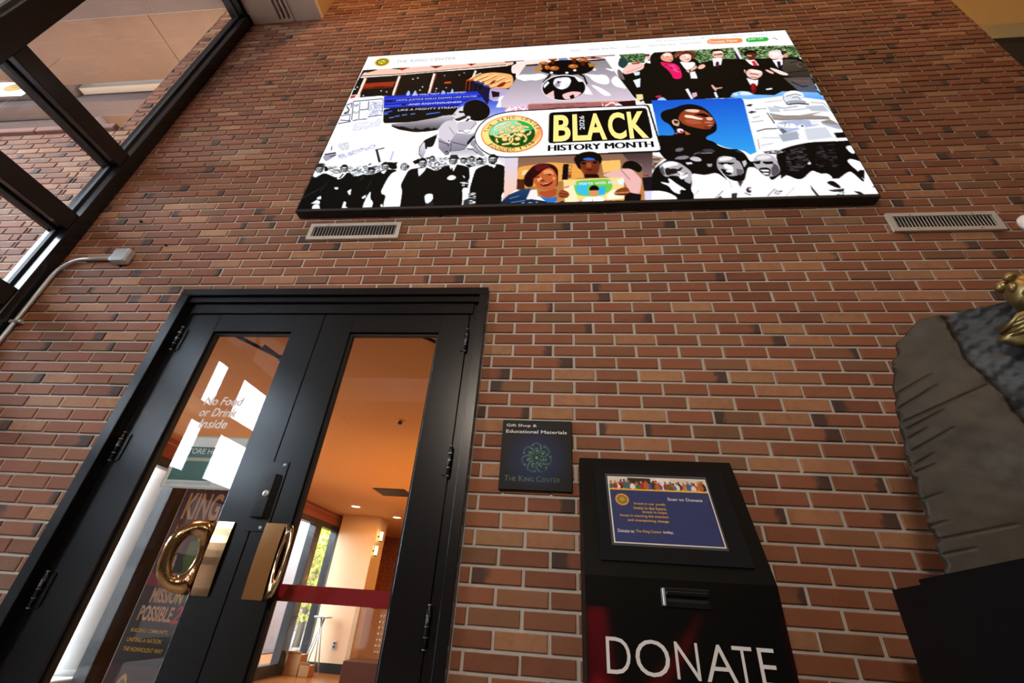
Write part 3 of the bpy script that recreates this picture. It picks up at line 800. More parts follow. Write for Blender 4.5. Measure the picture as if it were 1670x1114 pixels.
0 12 10 9 1530 949 1538 919 1571 899 1614 906 1632 937 1632 980 1614 999 1601 957 1558 940
1 12 10 9 58 90 112 30 1576 899 1611 905 1625 932 1589 909
0 200 196 202 1613 979 1627 971 1627 992 1614 1012
0 246 244 250 1522 1007 1551 1077 1574 1090 1599 1091 1625 1012 1644 1013 1659 1070 1632 1191 1534 1187 1547 1143 1546 1081
0 184 180 192 1549 1082 1551 1121 1553 1120 1551 1081
0 76 68 76 1576 1090 1595 1091 1579 1122
0 60 52 58 1616 1138 1615 1143 1612 1147 1609 1150 1606 1152 1602 1153 1599 1152 1596 1150 1595 1146 1594 1142 1595 1137 1596 1133 1598 1129 1602 1125 1605 1123 1609 1123 1612 1124 1614 1126 1616 1129 1617 1134
0 224 220 228 1613 1135 1612 1137 1611 1139 1610 1140 1608 1141 1607 1142 1605 1141 1604 1140 1604 1139 1604 1137 1604 1135 1604 1133 1605 1131 1607 1129 1608 1128 1610 1128 1611 1128 1612 1129 1613 1131 1613 1133
0 60 52 60 1545 1154 1564 1151 1556 1181 1540 1180
0 88 80 90 1586 1154 1601 1166 1603 1162 1587 1150
0 88 80 90 1602 1166 1620 1163 1621 1159 1602 1162
0 12 10 9 1733 947 1753 918 1804 895 1864 879 1947 878 2008 887 2000 961 1986 1045 1979 1099 1965 1116 1952 1071 1911 1087 1882 1095 1839 1047 1779 1092 1756 1080 1731 1052 1686 1095 1682 1059 1727 1014
0 184 180 186 1657 962 1676 939 1709 940 1729 961 1728 990 1730 1024 1720 1056 1689 1073 1665 1062 1653 1020 1647 996
0 20 16 16 1652 982 1676 978 1669 997 1655 996
0 20 16 16 1680 983 1715 985 1715 999 1687 1000
0 20 16 16 1655 1020 1694 1017 1697 1041 1681 1072 1664 1053
0 251 250 252 1663 1030 1689 1031 1691 1041 1667 1039
0 240 238 242 1666 1046 1689 1050 1682 1059 1669 1056
0 140 132 136 1699 1017 1726 1019 1722 1047 1696 1064
1 12 10 9 216 208 216 16 1693 925 1751 918 1773 929 1737 942 1704 940
0 251 250 254 1639 1010 1653 1020 1660 1058 1686 1086 1687 1113 1705 1105 1742 1061 1769 1090 1785 1090 1831 1038 1847 1066 1872 1058 1884 1090 1852 1111 1857 1129 1888 1143 1886 1108 1913 1078 1945 1052 1953 1066 1968 1116 1987 1134 1998 1160 1998 1196 1600 1188
0 28 22 24 1718 1083 1725 1056 1744 1043 1745 1061
0 140 134 142 1656 1175 1688 1137 1687 1133 1654 1171
0 168 162 172 1711 1176 1748 1135 1747 1132 1711 1174
0 156 150 160 1746 1178 1805 1185 1806 1181 1747 1174
0 76 70 76 1802 1122 1816 1183 1806 1181 1799 1144
0 28 22 24 1856 1107 1879 1099 1895 1139 1881 1143 1859 1120
0 60 54 60 1848 1150 1901 1144 1893 1161 1861 1159
0 44 38 42 1924 1158 1943 1163 1952 1180 1934 1175
1 251 250 254 90 84 88 14 1686 1140 1711 1145 1695 1166 1677 1165
1 251 250 254 58 52 56 14 1871 1160 1898 1161 1882 1190 1864 1191
0 228 224 232 1817 1000 1832 984 1836 1005 1828 1010
0 72 64 72 1850 987 1873 983 1896 1013 1877 1026 1856 1006
0 184 176 184 1926 986 1925 988 1924 990 1923 991 1921 992 1920 992 1918 992 1918 991 1917 989 1917 988 1917 985 1918 983 1919 982 1921 980 1922 979 1924 979 1925 979 1926 980 1926 982 1926 984
0 168 160 168 1914 1018 1913 1020 1912 1022 1911 1023 1909 1024 1908 1024 1906 1023 1905 1023 1904 1021 1904 1020 1905 1018 1905 1016 1906 1015 1908 1014 1909 1013 1911 1013 1912 1013 1913 1014 1914 1015 1914 1017
0 244 242 248 1973 910 2001 907 1999 946 1984 960 1975 940
0 20 16 16 1971 959 1999 956 1997 994 1971 993
0 244 242 248 1953 992 1972 983 2001 1009 2001 1109 1997 1135 1971 1107 1970 1053 1958 1025
0 24 18 20 1977 1049 1992 1050 1976 1099 1963 1067
0 24 18 20 1986 1139 1997 1135 2000 1148
0 251 251 255 12 399 172 390 216 623 125 679 4 671 4 608
0 58 63 104 37 432 174 422 172 415 35 425
0 58 63 104 34 428 65 584 69 585 38 429
0 58 63 104 68 437 97 581 100 581 71 438
0 58 63 104 108 434 121 501 125 502 112 435
0 58 63 104 87 508 125 505 124 498 85 501
0 58 63 104 172 421 193 536 196 536 175 421
0 58 63 104 75 593 98 587 96 580 72 587
0 58 63 104 102 587 136 584 134 577 100 581
0 58 63 104 136 569 200 557 199 551 134 563
0 58 63 104 41 484 34 441 30 440 37 483
0 58 63 104 33 504 17 520 20 526 36 510
0 58 63 104 9 549 53 540 50 534 7 542
0 58 63 104 48 542 55 589 59 590 51 543
0 58 63 104 14 584 64 593 63 587 13 577
0 58 63 104 12 612 66 599 64 592 10 605
0 58 63 104 164 502 181 491 179 485 162 496
0 58 63 104 139 506 157 501 155 495 137 499
1 251 251 255 58 63 88 14 45 454 68 452 71 480 52 481
1 251 251 255 32 36 60 12 56 514 82 513 85 534 61 535
1 251 251 255 136 144 192 18 116 447 176 434 193 553 137 561
1 255 255 255 200 200 224 14 79 613 199 582 211 644 93 677
0 32 36 44 13 472 30 498 33 492 15 466
0 32 36 44 29 493 33 523 38 525 35 496
0 32 36 44 34 520 15 524 19 534 37 529
0 140 140 164 -2 462 31 434 34 447 20 461
0 253 253 255 265 675 373 703 468 693 472 725 424 763 409 823 425 891 397 927 312 932
2 207 201 210 76 72 76 257 631 296 625 378 617 444 600 473 585 515 582 526 622 494 663 472 678 468 693 421 701 373 700 312 678 259 642
0 28 24 22 259 639 295 655 310 651 358 681 367 665 395 689 422 664 437 686 453 671 468 691 421 700 370 702 328 687 299 677 261 650
0 72 68 68 361 698 370 656 368 653 359 696
0 214 208 218 471 672 490 630 517 621 542 634 554 720 538 760 533 795 507 773 478 746
0 222 216 220 518 577 532 538 554 511 575 536 581 570 579 609 551 626 516 616 519 599 513 588
0 58 52 48 525 616 549 607 574 587 588 604 562 624 545 634
0 12 10 9 538 553 555 554 575 567 557 571 543 569
0 12 10 9 522 585 529 580 528 575 521 580
0 42 32 32 516 607 527 609 527 604 516 602
0 12 10 9 677 583 673 606 664 624 650 635 633 639 614 635 596 623 580 604 567 581 558 555 556 528 559 504 568 485 583 473 600 469 620 474 638 487 655 507 668 531 675 557
0 12 10 9 554 505 573 474 604 474 656 507 676 566 669 605 636 635 611 633 583 582 575 536
0 232 228 234 597 609 597 613 596 616 594 619 592 620 589 621 586 620 584 618 581 615 580 612 579 608 579 604 580 601 582 598 584 597 587 596 590 597 593 599 595 602 596 606
0 26 22 20 566 663 586 615 595 621 583 648
0 203 197 207 543 639 591 637 617 634 634 651 612 703 554 715
0 108 104 112 606 701 626 652 624 649 605 698
0 92 88 92 513 676 541 730 543 729 514 674
0 60 56 60 556 712 603 707 603 703 556 708
0 255 255 255 609 713 608 717 606 720 603 723 599 724 594 725 590 724 585 722 582 719 579 715 578 711 578 707 580 704 583 701 587 700 592 699 597 700 601 702 605 705 608 709
0 60 56 60 577 718 594 727 595 724 578 715
0 60 56 60 595 727 610 715 609 712 594 724
2 184 178 192 128 122 136 478 746 530 795 536 770 548 720 608 734 628 725 628 755 611 795 601 838 539 849 539 869 525 873 490 822
0 28 24 22 600 799 611 765 629 735 631 756 619 785 607 814
0 44 40 44 541 788 568 799 568 795 541 783
0 44 40 44 568 799 604 816 604 812 568 795
0 92 88 96 546 852 601 840 601 836 545 848
0 28 24 28 484 774 516 796 516 792 484 770
0 28 24 28 516 796 534 800 533 795 516 791
0 44 40 44 535 770 541 845 543 845 537 770
0 44 40 44 541 843 530 869 531 872 543 846
0 20 18 20 529 775 529 776 528 777 528 778 527 779 526 779 525 779 524 778 524 777 523 776 523 774 523 773 523 772 524 771 524 770 525 770 526 770 527 771 528 772 528 773
0 20 18 20 531 809 531 810 531 811 530 812 529 813 528 813 527 813 526 812 525 811 524 810 524 808 524 807 524 806 525 805 526 804 527 804 528 804 529 805 530 806 531 807
0 20 18 20 531 849 531 851 530 852 529 854 528 854 527 855 526 854 525 853 524 852 523 850 523 848 522 847 523 845 524 844 525 843 526 843 527 843 528 844 529 845 530 847
0 28 26 28 424 763 472 725 466 811 443 815 440 834 421 783
2 232 228 240 168 164 176 415 783 426 779 441 844 436 887 417 857 412 813
0 20 18 20 471 723 423 761 425 765 473 727
0 20 18 20 423 762 409 811 412 814 425 765
0 20 18 20 409 813 415 857 417 857 412 813
0 20 18 20 415 858 432 888 434 886 417 856
0 244 244 250 446 878 443 812 487 817 494 885
2 180 174 184 228 224 232 539 849 601 843 637 826 660 866 645 889 586 885 548 874
0 60 56 60 606 837 629 843 629 837 606 831
0 60 56 60 629 842 652 872 654 868 630 838
0 28 24 22 647 851 670 857 666 875 651 865
0 156 152 168 629 766 645 826 689 891 661 885 634 826 612 805
0 13 12 12 6 955 28 983 47 957 79 976 112 996 149 957 188 993 215 974 253 980 282 954 319 951 348 957 318 1066 308 1100 334 1109 337 1195 0 1196
0 168 160 180 7 840 60 823 68 843 55 862 32 887
0 20 18 28 17 839 62 829 59 821 14 831
0 28 26 36 41 854 67 844 65 839 39 849
0 240 240 244 3 954 2 917 28 916 44 933 44 956 30 979 20 985 10 985
0 28 26 32 19 957 32 953 30 948 17 953
0 58 106 176 13 963 15 982 19 983 16 965
0 96 104 112 12 910 16 894 31 894 41 912 30 914
0 20 16 14 36 914 64 925 64 943 49 952
0 240 240 242 107 950 108 931 123 923 142 928 145 952 132 961 115 960
0 20 16 14 130 916 153 927 151 943 141 938
0 56 52 58 119 962 141 949 140 945 117 958
0 240 242 250 110 1000 113 964 143 956 139 988 123 1006
0 20 22 44 125 966 118 993 124 1000 132 973
1 224 236 244 38 40 44 26 182 954 234 928 257 929 261 976 229 983 201 973
0 20 16 14 214 941 235 933 235 947
0 20 16 14 223 922 232 913 228 905 219 914
0 42 42 52 228 819 259 904 268 900 236 815
0 42 42 52 227 820 264 810 261 803 225 814
0 168 180 216 303 830 303 893 308 895 308 833
1 255 255 255 140 148 192 12 71 843 218 776 223 802 88 873
1 255 255 255 184 184 200 10 53 756 101 754 113 806 67 813
0 32 48 92 29 777 33 806 37 807 33 779
0 232 232 236 277 940 281 917 301 918 309 946 293 950
0 20 16 14 269 916 295 901 331 910 347 952 316 951 302 922 280 926
0 20 16 14 279 938 305 937 303 931 278 932
0 244 246 250 281 963 305 955 298 977 290 977
0 251 252 255 364 953 349 962 322 988 314 1032 307 1096 332 1101 334 1167 347 1193 397 1193 384 1069
0 238 242 250 115 1054 132 1052 135 1066 124 1065
0 238 242 250 175 1080 188 1065 193 1100 188 1102
0 238 242 250 51 1145 67 1125 83 1134 86 1150
0 238 242 250 64 1112 77 1102 84 1121 69 1123
0 238 242 250 63 1149 86 1150 94 1179 120 1178 116 1196 78 1195 61 1174
0 238 242 250 176 1133 190 1146 190 1170 218 1183 221 1193 180 1192
0 238 242 250 258 1123 268 1077 276 1128 295 1149 292 1194 258 1192
0 238 242 250 241 1118 254 1102 257 1119 246 1127
0 238 242 250 323 1163 330 1159 337 1181 329 1183
0 60 60 60 68 1046 5 1112 7 1116 70 1049
0 48 48 48 77 1020 65 1081 68 1083 80 1023
0 52 56 56 217 990 206 1016 210 1020 221 994
0 48 52 52 254 1019 247 1062 250 1065 258 1022
0 255 255 255 1 1197 21 1198 19 1192 0 1192
0 251 252 255 321 981 357 955 391 971 381 1043 401 1193 361 1195
0 11 10 10 425 949 462 946 503 976 523 949 550 936 578 933 628 954 641 1005 633 1045 618 1079 628 1184 401 1193 391 1087 377 1052 392 957
0 11 10 10 694 943 736 941 759 951 774 980 775 1111 765 1119 768 1181 761 1189 651 1185 645 1080 654 969
0 12 10 10 323 944 308 910 337 906 336 935
0 232 236 244 353 950 354 922 378 923 385 952 374 972 362 965
0 20 16 14 378 923 391 933 389 957
0 58 62 68 357 938 381 939 380 935 356 934
0 58 62 68 363 957 378 958 377 954 363 953
0 236 238 242 424 939 424 901 452 893 459 922 455 936 433 945
0 20 16 14 398 905 422 886 424 920 410 924
0 20 16 14 433 945 457 932 459 941 438 954
0 244 246 252 427 958 441 959 459 946 457 969 440 1005
0 14 12 12 445 883 482 880 466 908
0 240 242 244 545 917 545 893 573 892 582 919 578 938 559 941 548 931
0 12 10 10 534 900 549 883 551 871 571 871 582 895 587 907 568 894 548 898
0 60 58 60 553 889 551 873 571 872 579 890
0 40 40 44 549 904 575 904 574 900 548 900
0 168 168 176 549 927 574 926 561 937
0 244 246 252 547 941 559 939 578 930 571 975 566 979
0 12 10 10 558 959 563 980 568 978 563 957
0 240 240 242 548 1019 565 997 587 1012 582 1029 561 1033
0 232 232 236 607 1004 619 1013 618 1024
0 223 226 234 587 914 600 896 615 911 609 930 594 929
0 223 226 234 621 911 634 893 649 908 640 927
0 238 240 246 651 922 655 904 675 909 680 933 667 947
0 20 16 14 623 924 645 920 644 914 622 918
0 20 16 14 650 911 678 912 677 902 649 900
0 20 16 14 591 922 611 926 611 920 590 916
0 20 16 14 657 930 674 932 674 927 656 925
0 14 12 12 612 939 651 927 658 946 628 959
0 14 12 12 614 892 633 886 632 905 621 907
0 232 234 240 695 915 696 891 728 888 735 917 730 936 714 942 699 930
0 16 14 14 694 891 716 882 736 891 738 917 728 893 700 896
0 28 24 24 699 927 707 918 727 919 732 922 725 938 708 939
0 16 14 14 701 909 729 909 728 904 700 903
0 244 244 250 697 941 714 947 733 941 724 970 717 954 706 953
0 251 252 255 628 959 653 946 659 956 648 1019 643 1063 634 991
0 244 248 252 615 1083 637 1080 637 1139 630 1156 623 1122
0 58 62 64 630 1151 647 1140 654 1185 632 1186
1 12 10 10 228 228 232 26 642 1114 669 1107 678 1190 654 1185
0 238 242 250 480 1112 509 1105 516 1135 510 1155 493 1167 484 1138
0 44 48 52 491 1167 521 1156 525 1185 493 1184
1 12 10 10 216 216 220 26 603 1044 636 1041 639 1080 618 1079
2 220 212 232 255 255 255 759 951 734 903 788 906 793 1043 780 1042 774 980
2 255 255 255 232 144 112 776 1007 792 1008 797 1124 770 1161 775 1111
2 138 106 92 200 138 72 813 901 1313 898 1293 1075 1271 1186 980 1186 818 1098
2 216 208 228 244 200 176 762 904 813 904 818 1098 774 1148
0 232 168 88 815 966 936 943 1037 959 1049 999 1061 1044 1041 1043 818 1098
0 90 48 24 816 1039 842 1040 847 1099 818 1098
0 244 216 160 834 989 855 985 852 1013 832 1017
0 240 192 112 1122 946 1192 944 1191 1001 1128 1020
0 26 16 20 984 957 1004 958 1002 1052 979 1051
1 232 168 96 122 58 32 30 1004 963 1017 964 1012 1047 1000 1047
2 76 60 60 140 116 120 1199 898 1313 901 1295 1054 1264 1053 1268 976 1219 946
0 232 184 180 1120 1030 1181 1000 1227 997 1260 1063 1245 1146 1212 1134 1196 1061 1145 1048
0 168 120 120 1190 1005 1217 1063 1219 1060 1192 1002
0 12 10 9 1196 984 1208 956 1232 949 1259 970 1269 1004 1253 1028 1227 997 1195 995
0 24 20 28 1212 1134 1251 1146 1244 1185 1195 1184
0 32 28 36 1261 1053 1296 1049 1287 1127 1262 1126
0 216 212 240 1262 1131 1287 1127 1280 1187 1259 1186
0 168 48 32 1262 1037 1288 1038 1280 1048
0 58 12 16 840 1061 842 1018 858 985 875 957 909 947 946 955 966 990 965 1061 962 1093 936 1071 929 994 899 1015 876 1047 877 1084 854 1089
0 106 28 36 875 963 909 950 943 966 916 976 889 1003
0 42 6 10 842 1018 865 1002 873 1084 850 1083
0 196 104 60 873 1041 892 1020 912 987 933 974 949 989 962 1029 962 1077 949 1103 923 1107 897 1096 880 1068
0 232 152 104 909 993 936 983 953 1017 936 1022 912 1015
0 240 180 136 889 1036 903 1031 909 1048 893 1058
0 232 160 112 943 1033 956 1034 952 1055
0 248 236 236 903 1075 933 1065 942 1066 926 1081 910 1086
0 106 28 20 896 1069 909 1076 936 1067 949 1055 942 1076 916 1091
0 58 20 12 879 1033 896 1026 899 1036
0 58 20 12 916 1015 943 1014 939 1023
0 140 60 32 899 1048 913 1043 919 1057 903 1059
2 44 76 116 26 44 72 762 1173 789 1128 834 1099 870 1095 862 1152 910 1164 961 1180 986 1166 986 1186 759 1184
0 240 232 228 854 1156 867 1105 890 1101 897 1153
0 58 120 200 897 1138 936 1154 965 1140 961 1175 936 1184
0 176 90 52 897 1112 929 1113 962 1093 961 1140 929 1154 900 1132
0 106 144 184 794 1151 829 1137 828 1133 793 1147
0 106 144 184 801 1172 852 1163 852 1159 801 1168
1 32 52 92 200 216 232 18 833 1171 910 1169 907 1186 834 1185
0 26 12 10 1023 930 1029 907 1061 885 1098 884 1121 906 1128 935 1121 969 1043 999 1028 953
0 106 58 32 1052 890 1081 886 1082 901 1053 902
0 122 58 34 1046 943 1116 940 1117 980 1108 1024 1081 1039 1059 1022 1047 982
0 58 112 200 1052 931 1073 921 1099 928 1102 940 1072 941
0 168 90 52 1071 955 1085 953 1087 984 1067 983
0 28 10 8 1051 951 1068 949 1064 964 1052 963
0 28 10 8 1092 948 1109 946 1108 960 1094 961
0 74 28 16 1066 995 1093 993 1082 1004
0 44 18 12 1059 1022 1108 1024 1113 1046 1061 1044
0 140 68 40 1047 977 1066 1000 1062 1022 1049 999
0 176 104 64 1117 969 1126 969 1120 989
0 240 216 144 984 1051 1197 1047 1192 1169 989 1176
0 120 200 80 1028 1059 1151 1053 1158 1101 1140 1131 1101 1150 1032 1143 1020 1096
0 72 192 224 1047 1065 1083 1066 1065 1108 1076 1144 1044 1138 1023 1111
0 58 180 228 1107 1099 1133 1095 1127 1141 1107 1145
0 248 232 192 985 1094 1020 1085 1037 1178 993 1176
0 244 240 216 1133 1141 1160 1112 1194 1123 1190 1164 1131 1171
0 223 240 248 1174 1060 1198 1053 1196 1092 1178 1086
0 232 120 144 986 1092 1007 1084 1004 1095 988 1102
0 26 16 20 1072 1118 1078 1093 1095 1085 1108 1099 1109 1120
0 224 144 108 1072 1116 1108 1115 1103 1140 1088 1150 1076 1139
0 255 255 255 1043 1168 1069 1149 1088 1155 1107 1148 1128 1161 1114 1188 1052 1189
0 224 144 128 1027 1178 1050 1166 1049 1186 1030 1188
0 224 80 108 1083 1165 1082 1187 1085 1187 1086 1165
0 156 80 48 966 1125 978 1104 1003 1121 1006 1142 993 1156 968 1150
0 90 36 20 971 1129 1003 1138 1003 1134 971 1125
0 90 36 20 971 1145 999 1151 1000 1147 971 1141
0 140 74 44 1157 1135 1173 1112 1205 1100 1214 1124 1207 1149 1167 1148
0 216 154 120 1158 1137 1209 1134 1209 1129 1158 1132
0 90 36 20 1161 1144 1201 1146 1202 1142 1161 1140
1 26 16 16 244 244 244 20 1121 1176 1180 1176 1176 1190 1123 1191
0 24 16 20 1195 1149 1212 1134 1213 1184 1189 1183
1 244 246 250 90 92 98 20 49 919 218 921 226 942 179 990 149 957 78 974
1 228 232 240 52 54 58 22 234 928 273 921 278 963 253 980
0 12 10 10 39 931 40 940 40 948 38 955 34 959 29 960 24 958 18 954 12 947 7 939 4 929 2 920 2 912 4 905 8 901 13 900 19 902 25 906 31 913 36 922
0 166 166 171 36 936 38 944 38 951 36 957 34 960 30 961 25 960 20 956 16 950 12 943 9 934 7 926 7 919 9 913 12 910 16 909 20 910 25 914 30 920 34 928
0 216 214 218 10 920 25 919 26 929 14 930
0 92 89 92 26 925 34 928 37 955 32 958
0 20 17 16 5 928 1 907 13 901 29 909 38 931 29 920 8 919
0 26 23 24 14 933 20 934 19 929 12 929
0 26 23 24 24 934 31 934 30 930 23 929
0 60 56 58 21 933 22 941 25 942 23 933
0 36 31 32 22 950 32 950 31 946 20 946
0 28 26 28 -5 921 43 921 37 914 -3 915
0 52 50 54 3 916 0 895 24 895 33 915
0 12 10 10 142 936 144 945 143 952 141 958 137 962 133 963 127 961 122 957 117 951 113 943 110 935 109 926 109 919 111 913 115 909 120 908 125 909 130 913 135 920 140 928
0 166 166 171 140 941 141 948 141 955 139 960 137 963 133 964 129 963 125 959 120 954 117 947 115 939 113 932 114 925 115 920 118 917 121 916 126 917 130 921 134 926 138 933
0 216 214 218 116 926 130 926 131 934 119 935
0 92 89 92 131 931 138 934 140 959 135 961
0 20 17 16 111 933 108 914 120 908 134 916 141 936 133 926 114 925
0 26 23 24 119 938 125 939 124 935 118 934
0 26 23 24 129 939 135 939 134 935 128 935
0 60 56 58 126 938 127 946 129 946 128 938
0 36 31 32 126 954 135 954 134 950 125 950
0 12 10 10 257 959 258 966 257 972 255 977 252 980 248 981 244 980 239 976 235 971 232 965 230 957 229 950 229 944 231 939 235 936 238 935 243 936 247 940 251 945 255 952
0 166 166 171 255 962 255 969 255 974 254 979 251 981 248 982 245 981 241 978 238 973 235 968 233 961 233 955 233 950 234 945 237 942 240 942 243 943 247 946 250 950 253 956
0 216 214 218 235 950 247 950 247 957 237 958
0 92 89 92 247 954 253 956 254 978 250 979
0 20 17 16 230 956 229 940 239 936 250 941 256 959 249 950 234 949
0 26 23 24 237 961 242 961 242 957 237 957
0 26 23 24 245 961 250 961 250 958 245 958
0 60 56 58 243 960 243 967 245 967 245 961
0 36 31 32 242 973 250 974 250 971 242 970
0 28 26 28 223 951 260 951 256 946 225 946
0 52 50 54 230 947 228 931 247 931 253 947
0 12 10 10 310 930 310 939 310 947 307 953 303 957 299 958 293 956 288 952 283 946 279 938 277 929 276 920 277 912 279 906 283 902 288 901 293 903 299 907 303 913 307 922
0 166 166 171 307 935 308 943 307 949 305 955 303 958 299 959 295 958 290 954 286 948 283 941 281 934 280 926 281 919 283 914 286 910 289 909 294 911 298 914 302 920 305 927
0 216 214 218 283 920 298 919 298 928 286 929
0 92 89 92 298 925 305 928 306 954 301 956
0 20 17 16 278 927 276 908 288 902 302 909 309 930 301 919 281 919
0 26 23 24 286 933 292 933 291 929 285 928
0 26 23 24 296 933 302 933 301 929 295 929
0 60 56 58 293 932 293 940 295 941 295 933
0 36 31 32 292 948 302 949 301 945 291 944
0 244 246 252 12 966 31 960 28 983 18 987
0 244 246 252 116 964 140 959 134 990 123 1003
0 20 22 44 127 967 121 994 126 999 133 972
1 240 242 246 74 76 82 20 457 888 532 883 544 936 503 971 464 937
1 232 234 240 52 54 58 20 579 890 694 896 694 943 653 951 601 934
0 12 10 10 386 940 386 948 385 955 383 961 379 965 375 966 370 964 365 960 361 954 357 947 355 938 354 930 355 923 358 917 361 913 366 912 371 914 376 918 380 924 384 931
0 200 200 206 383 944 384 951 383 958 381 963 379 966 375 967 371 966 367 962 364 957 361 950 359 943 358 936 359 929 361 924 364 921 367 920 371 921 375 925 379 930 381 937
0 216 214 218 361 930 375 929 375 938 364 939
0 92 89 92 375 934 382 937 382 962 378 964
0 140 138 144 356 937 355 918 366 913 379 920 385 940 378 930 360 929
0 26 23 24 363 942 369 942 368 938 363 938
0 26 23 24 373 942 379 943 378 939 372 938
0 60 56 58 370 941 370 949 372 950 372 942
0 36 31 32 369 957 378 957 377 953 368 953
0 12 10 10 458 915 459 925 458 934 455 940 450 944 445 946 439 944 434 939 429 932 425 923 423 914 422 904 423 895 426 888 431 884 436 883 442 885 447 890 452 897 456 906
0 166 166 171 455 920 456 929 455 936 453 942 449 946 445 947 441 945 436 941 432 935 429 928 427 919 427 911 428 903 430 897 433 893 437 892 442 894 446 898 450 904 453 912
0 216 214 218 430 904 446 903 446 913 433 914
0 92 89 92 446 909 454 912 454 941 448 943
0 20 17 16 424 912 423 890 436 884 451 892 457 915 449 903 428 902
0 26 23 24 432 918 439 918 438 914 432 913
0 26 23 24 443 918 450 919 449 914 442 914
0 60 56 58 440 917 440 926 442 927 442 918
0 36 31 32 438 935 449 936 448 931 438 931
0 12 10 10 578 909 578 918 576 927 573 933 569 937 564 938 559 937 554 932 549 925 546 917 544 907 544 898 545 890 548 883 552 879 558 878 563 880 568 884 573 891 576 900
0 166 166 171 575 914 575 922 574 929 572 935 568 939 564 940 560 938 556 934 552 928 550 921 548 913 548 904 549 897 551 891 554 888 558 887 563 888 567 892 571 898 573 906
0 216 214 218 551 898 566 897 566 907 553 908
0 92 89 92 566 903 574 906 573 934 567 936
0 20 17 16 545 906 545 885 558 879 572 887 577 909 570 898 550 897
0 26 23 24 553 912 559 912 559 907 552 907
0 26 23 24 563 912 570 912 569 908 563 908
0 60 56 58 560 911 560 920 562 920 562 912
0 36 31 32 558 928 568 929 568 925 558 924
0 28 26 28 536 899 583 899 579 892 539 893
0 52 50 54 545 894 545 872 569 872 574 893
0 12 10 10 613 913 613 919 612 925 610 929 607 932 603 933 600 932 596 929 593 924 591 918 590 912 590 905 591 899 593 895 596 892 599 891 603 893 607 896 610 900 612 906
0 156 156 162 611 916 611 922 610 927 608 931 606 933 603 934 601 933 598 930 595 926 593 921 592 915 592 910 593 905 595 901 597 898 600 897 603 898 606 901 608 905 610 910
0 216 214 218 595 905 605 905 605 911 596 912
0 92 89 92 605 909 610 911 609 930 605 931
0 20 17 16 590 911 591 896 599 892 609 897 612 913 607 905 594 904
0 26 23 24 596 914 600 915 600 912 596 911
0 26 23 24 603 915 607 915 607 912 603 912
0 60 56 58 601 914 601 920 602 921 602 914
0 36 31 32 599 926 606 926 606 923 599 923
0 12 10 10 645 905 645 911 644 917 642 921 639 924 635 925 632 924 628 921 625 916 623 910 622 904 622 897 623 892 625 887 628 884 632 883 635 885 639 888 642 893 644 898
0 156 156 162 643 908 643 914 642 919 640 923 638 925 635 926 632 925 630 922 627 918 625 913 625 907 624 902 625 897 627 893 629 890 632 889 635 890 638 893 640 897 642 903
0 216 214 218 627 897 637 897 637 904 628 904
0 92 89 92 637 901 642 903 641 922 637 924
0 20 17 16 622 903 623 888 632 884 641 889 644 905 640 897 626 896
0 26 23 24 628 907 632 907 632 904 628 903
0 26 23 24 635 907 639 907 639 904 635 904
0 60 56 58 633 906 633 912 634 913 634 907
0 36 31 32 631 918 638 918 638 916 631 915
0 12 10 10 679 922 679 929 678 935 675 940 672 943 668 944 664 943 660 940 656 934 654 928 653 920 653 913 654 906 657 901 660 898 664 897 668 899 672 902 676 908 678 914
0 166 166 171 677 925 677 932 676 937 674 942 671 945 668 946 665 944 662 941 659 937 657 931 656 924 656 918 657 912 659 908 662 905 665 904 668 905 671 908 674 913 676 919
0 216 214 218 659 913 671 912 670 920 660 921
0 92 89 92 670 917 676 919 675 941 670 943
0 20 17 16 654 919 654 903 664 898 675 904 678 922 673 913 657 912
0 26 23 24 660 923 665 924 664 920 659 920
0 26 23 24 668 924 673 924 672 921 668 920
0 60 56 58 665 923 665 930 667 930 667 923
0 36 31 32 663 937 671 937 671 934 663 933
0 12 10 10 734 910 734 920 732 929 728 936 723 940 718 941 712 939 707 935 703 927 700 918 698 909 698 899 700 890 704 883 709 878 714 877 720 879 725 884 729 891 733 900
0 166 166 171 730 916 730 924 729 932 726 938 722 941 718 943 714 941 710 937 706 931 704 923 702 914 702 905 704 898 707 892 710 888 715 887 719 888 723 892 727 899 729 907
0 216 214 218 707 899 722 898 721 908 708 909
0 92 89 92 722 904 730 907 727 936 721 939
0 20 17 16 699 907 700 885 714 878 729 886 733 910 726 898 705 897
0 26 23 24 708 913 714 913 714 908 707 908
0 26 23 24 718 913 725 914 725 909 718 909
0 60 56 58 715 912 715 921 717 922 717 913
0 36 31 32 712 931 723 931 722 927 712 926
0 26 22 23 707 922 727 923 725 944 712 943
0 176 174 178 714 929 721 929 721 926 714 925
0 12 10 10 486 893 487 899 486 904 484 909 481 911 478 912 474 911 471 908 468 904 465 898 464 892 463 885 464 880 466 876 469 873 472 872 476 873 480 876 483 881 485 887
0 156 156 162 484 896 485 901 484 906 483 910 481 912 478 913 475 912 472 910 470 906 468 901 467 895 466 890 467 885 468 881 471 879 473 878 476 879 479 882 481 886 483 891
0 216 214 218 469 885 479 885 478 892 470 892
0 92 89 92 479 889 484 891 483 909 480 911
0 20 17 16 464 891 464 877 473 873 482 878 486 893 481 885 467 884
0 26 23 24 470 894 474 895 474 892 470 891
0 26 23 24 477 895 481 895 481 892 476 892
0 60 56 58 475 894 475 900 476 900 476 894
0 36 31 32 474 906 480 906 480 903 473 903
0 244 246 252 549 940 579 935 571 975 566 979
0 12 10 10 559 956 564 979 569 978 564 955
0 244 244 250 699 944 735 942 724 970 718 955 707 954
0 244 246 252 428 954 460 947 457 969 440 1004
0 240 238 242 1335 982 1358 966 1383 965 1400 985 1369 992 1343 1007
0 26 22 23 1358 1027 1376 1020 1376 1014 1358 1022
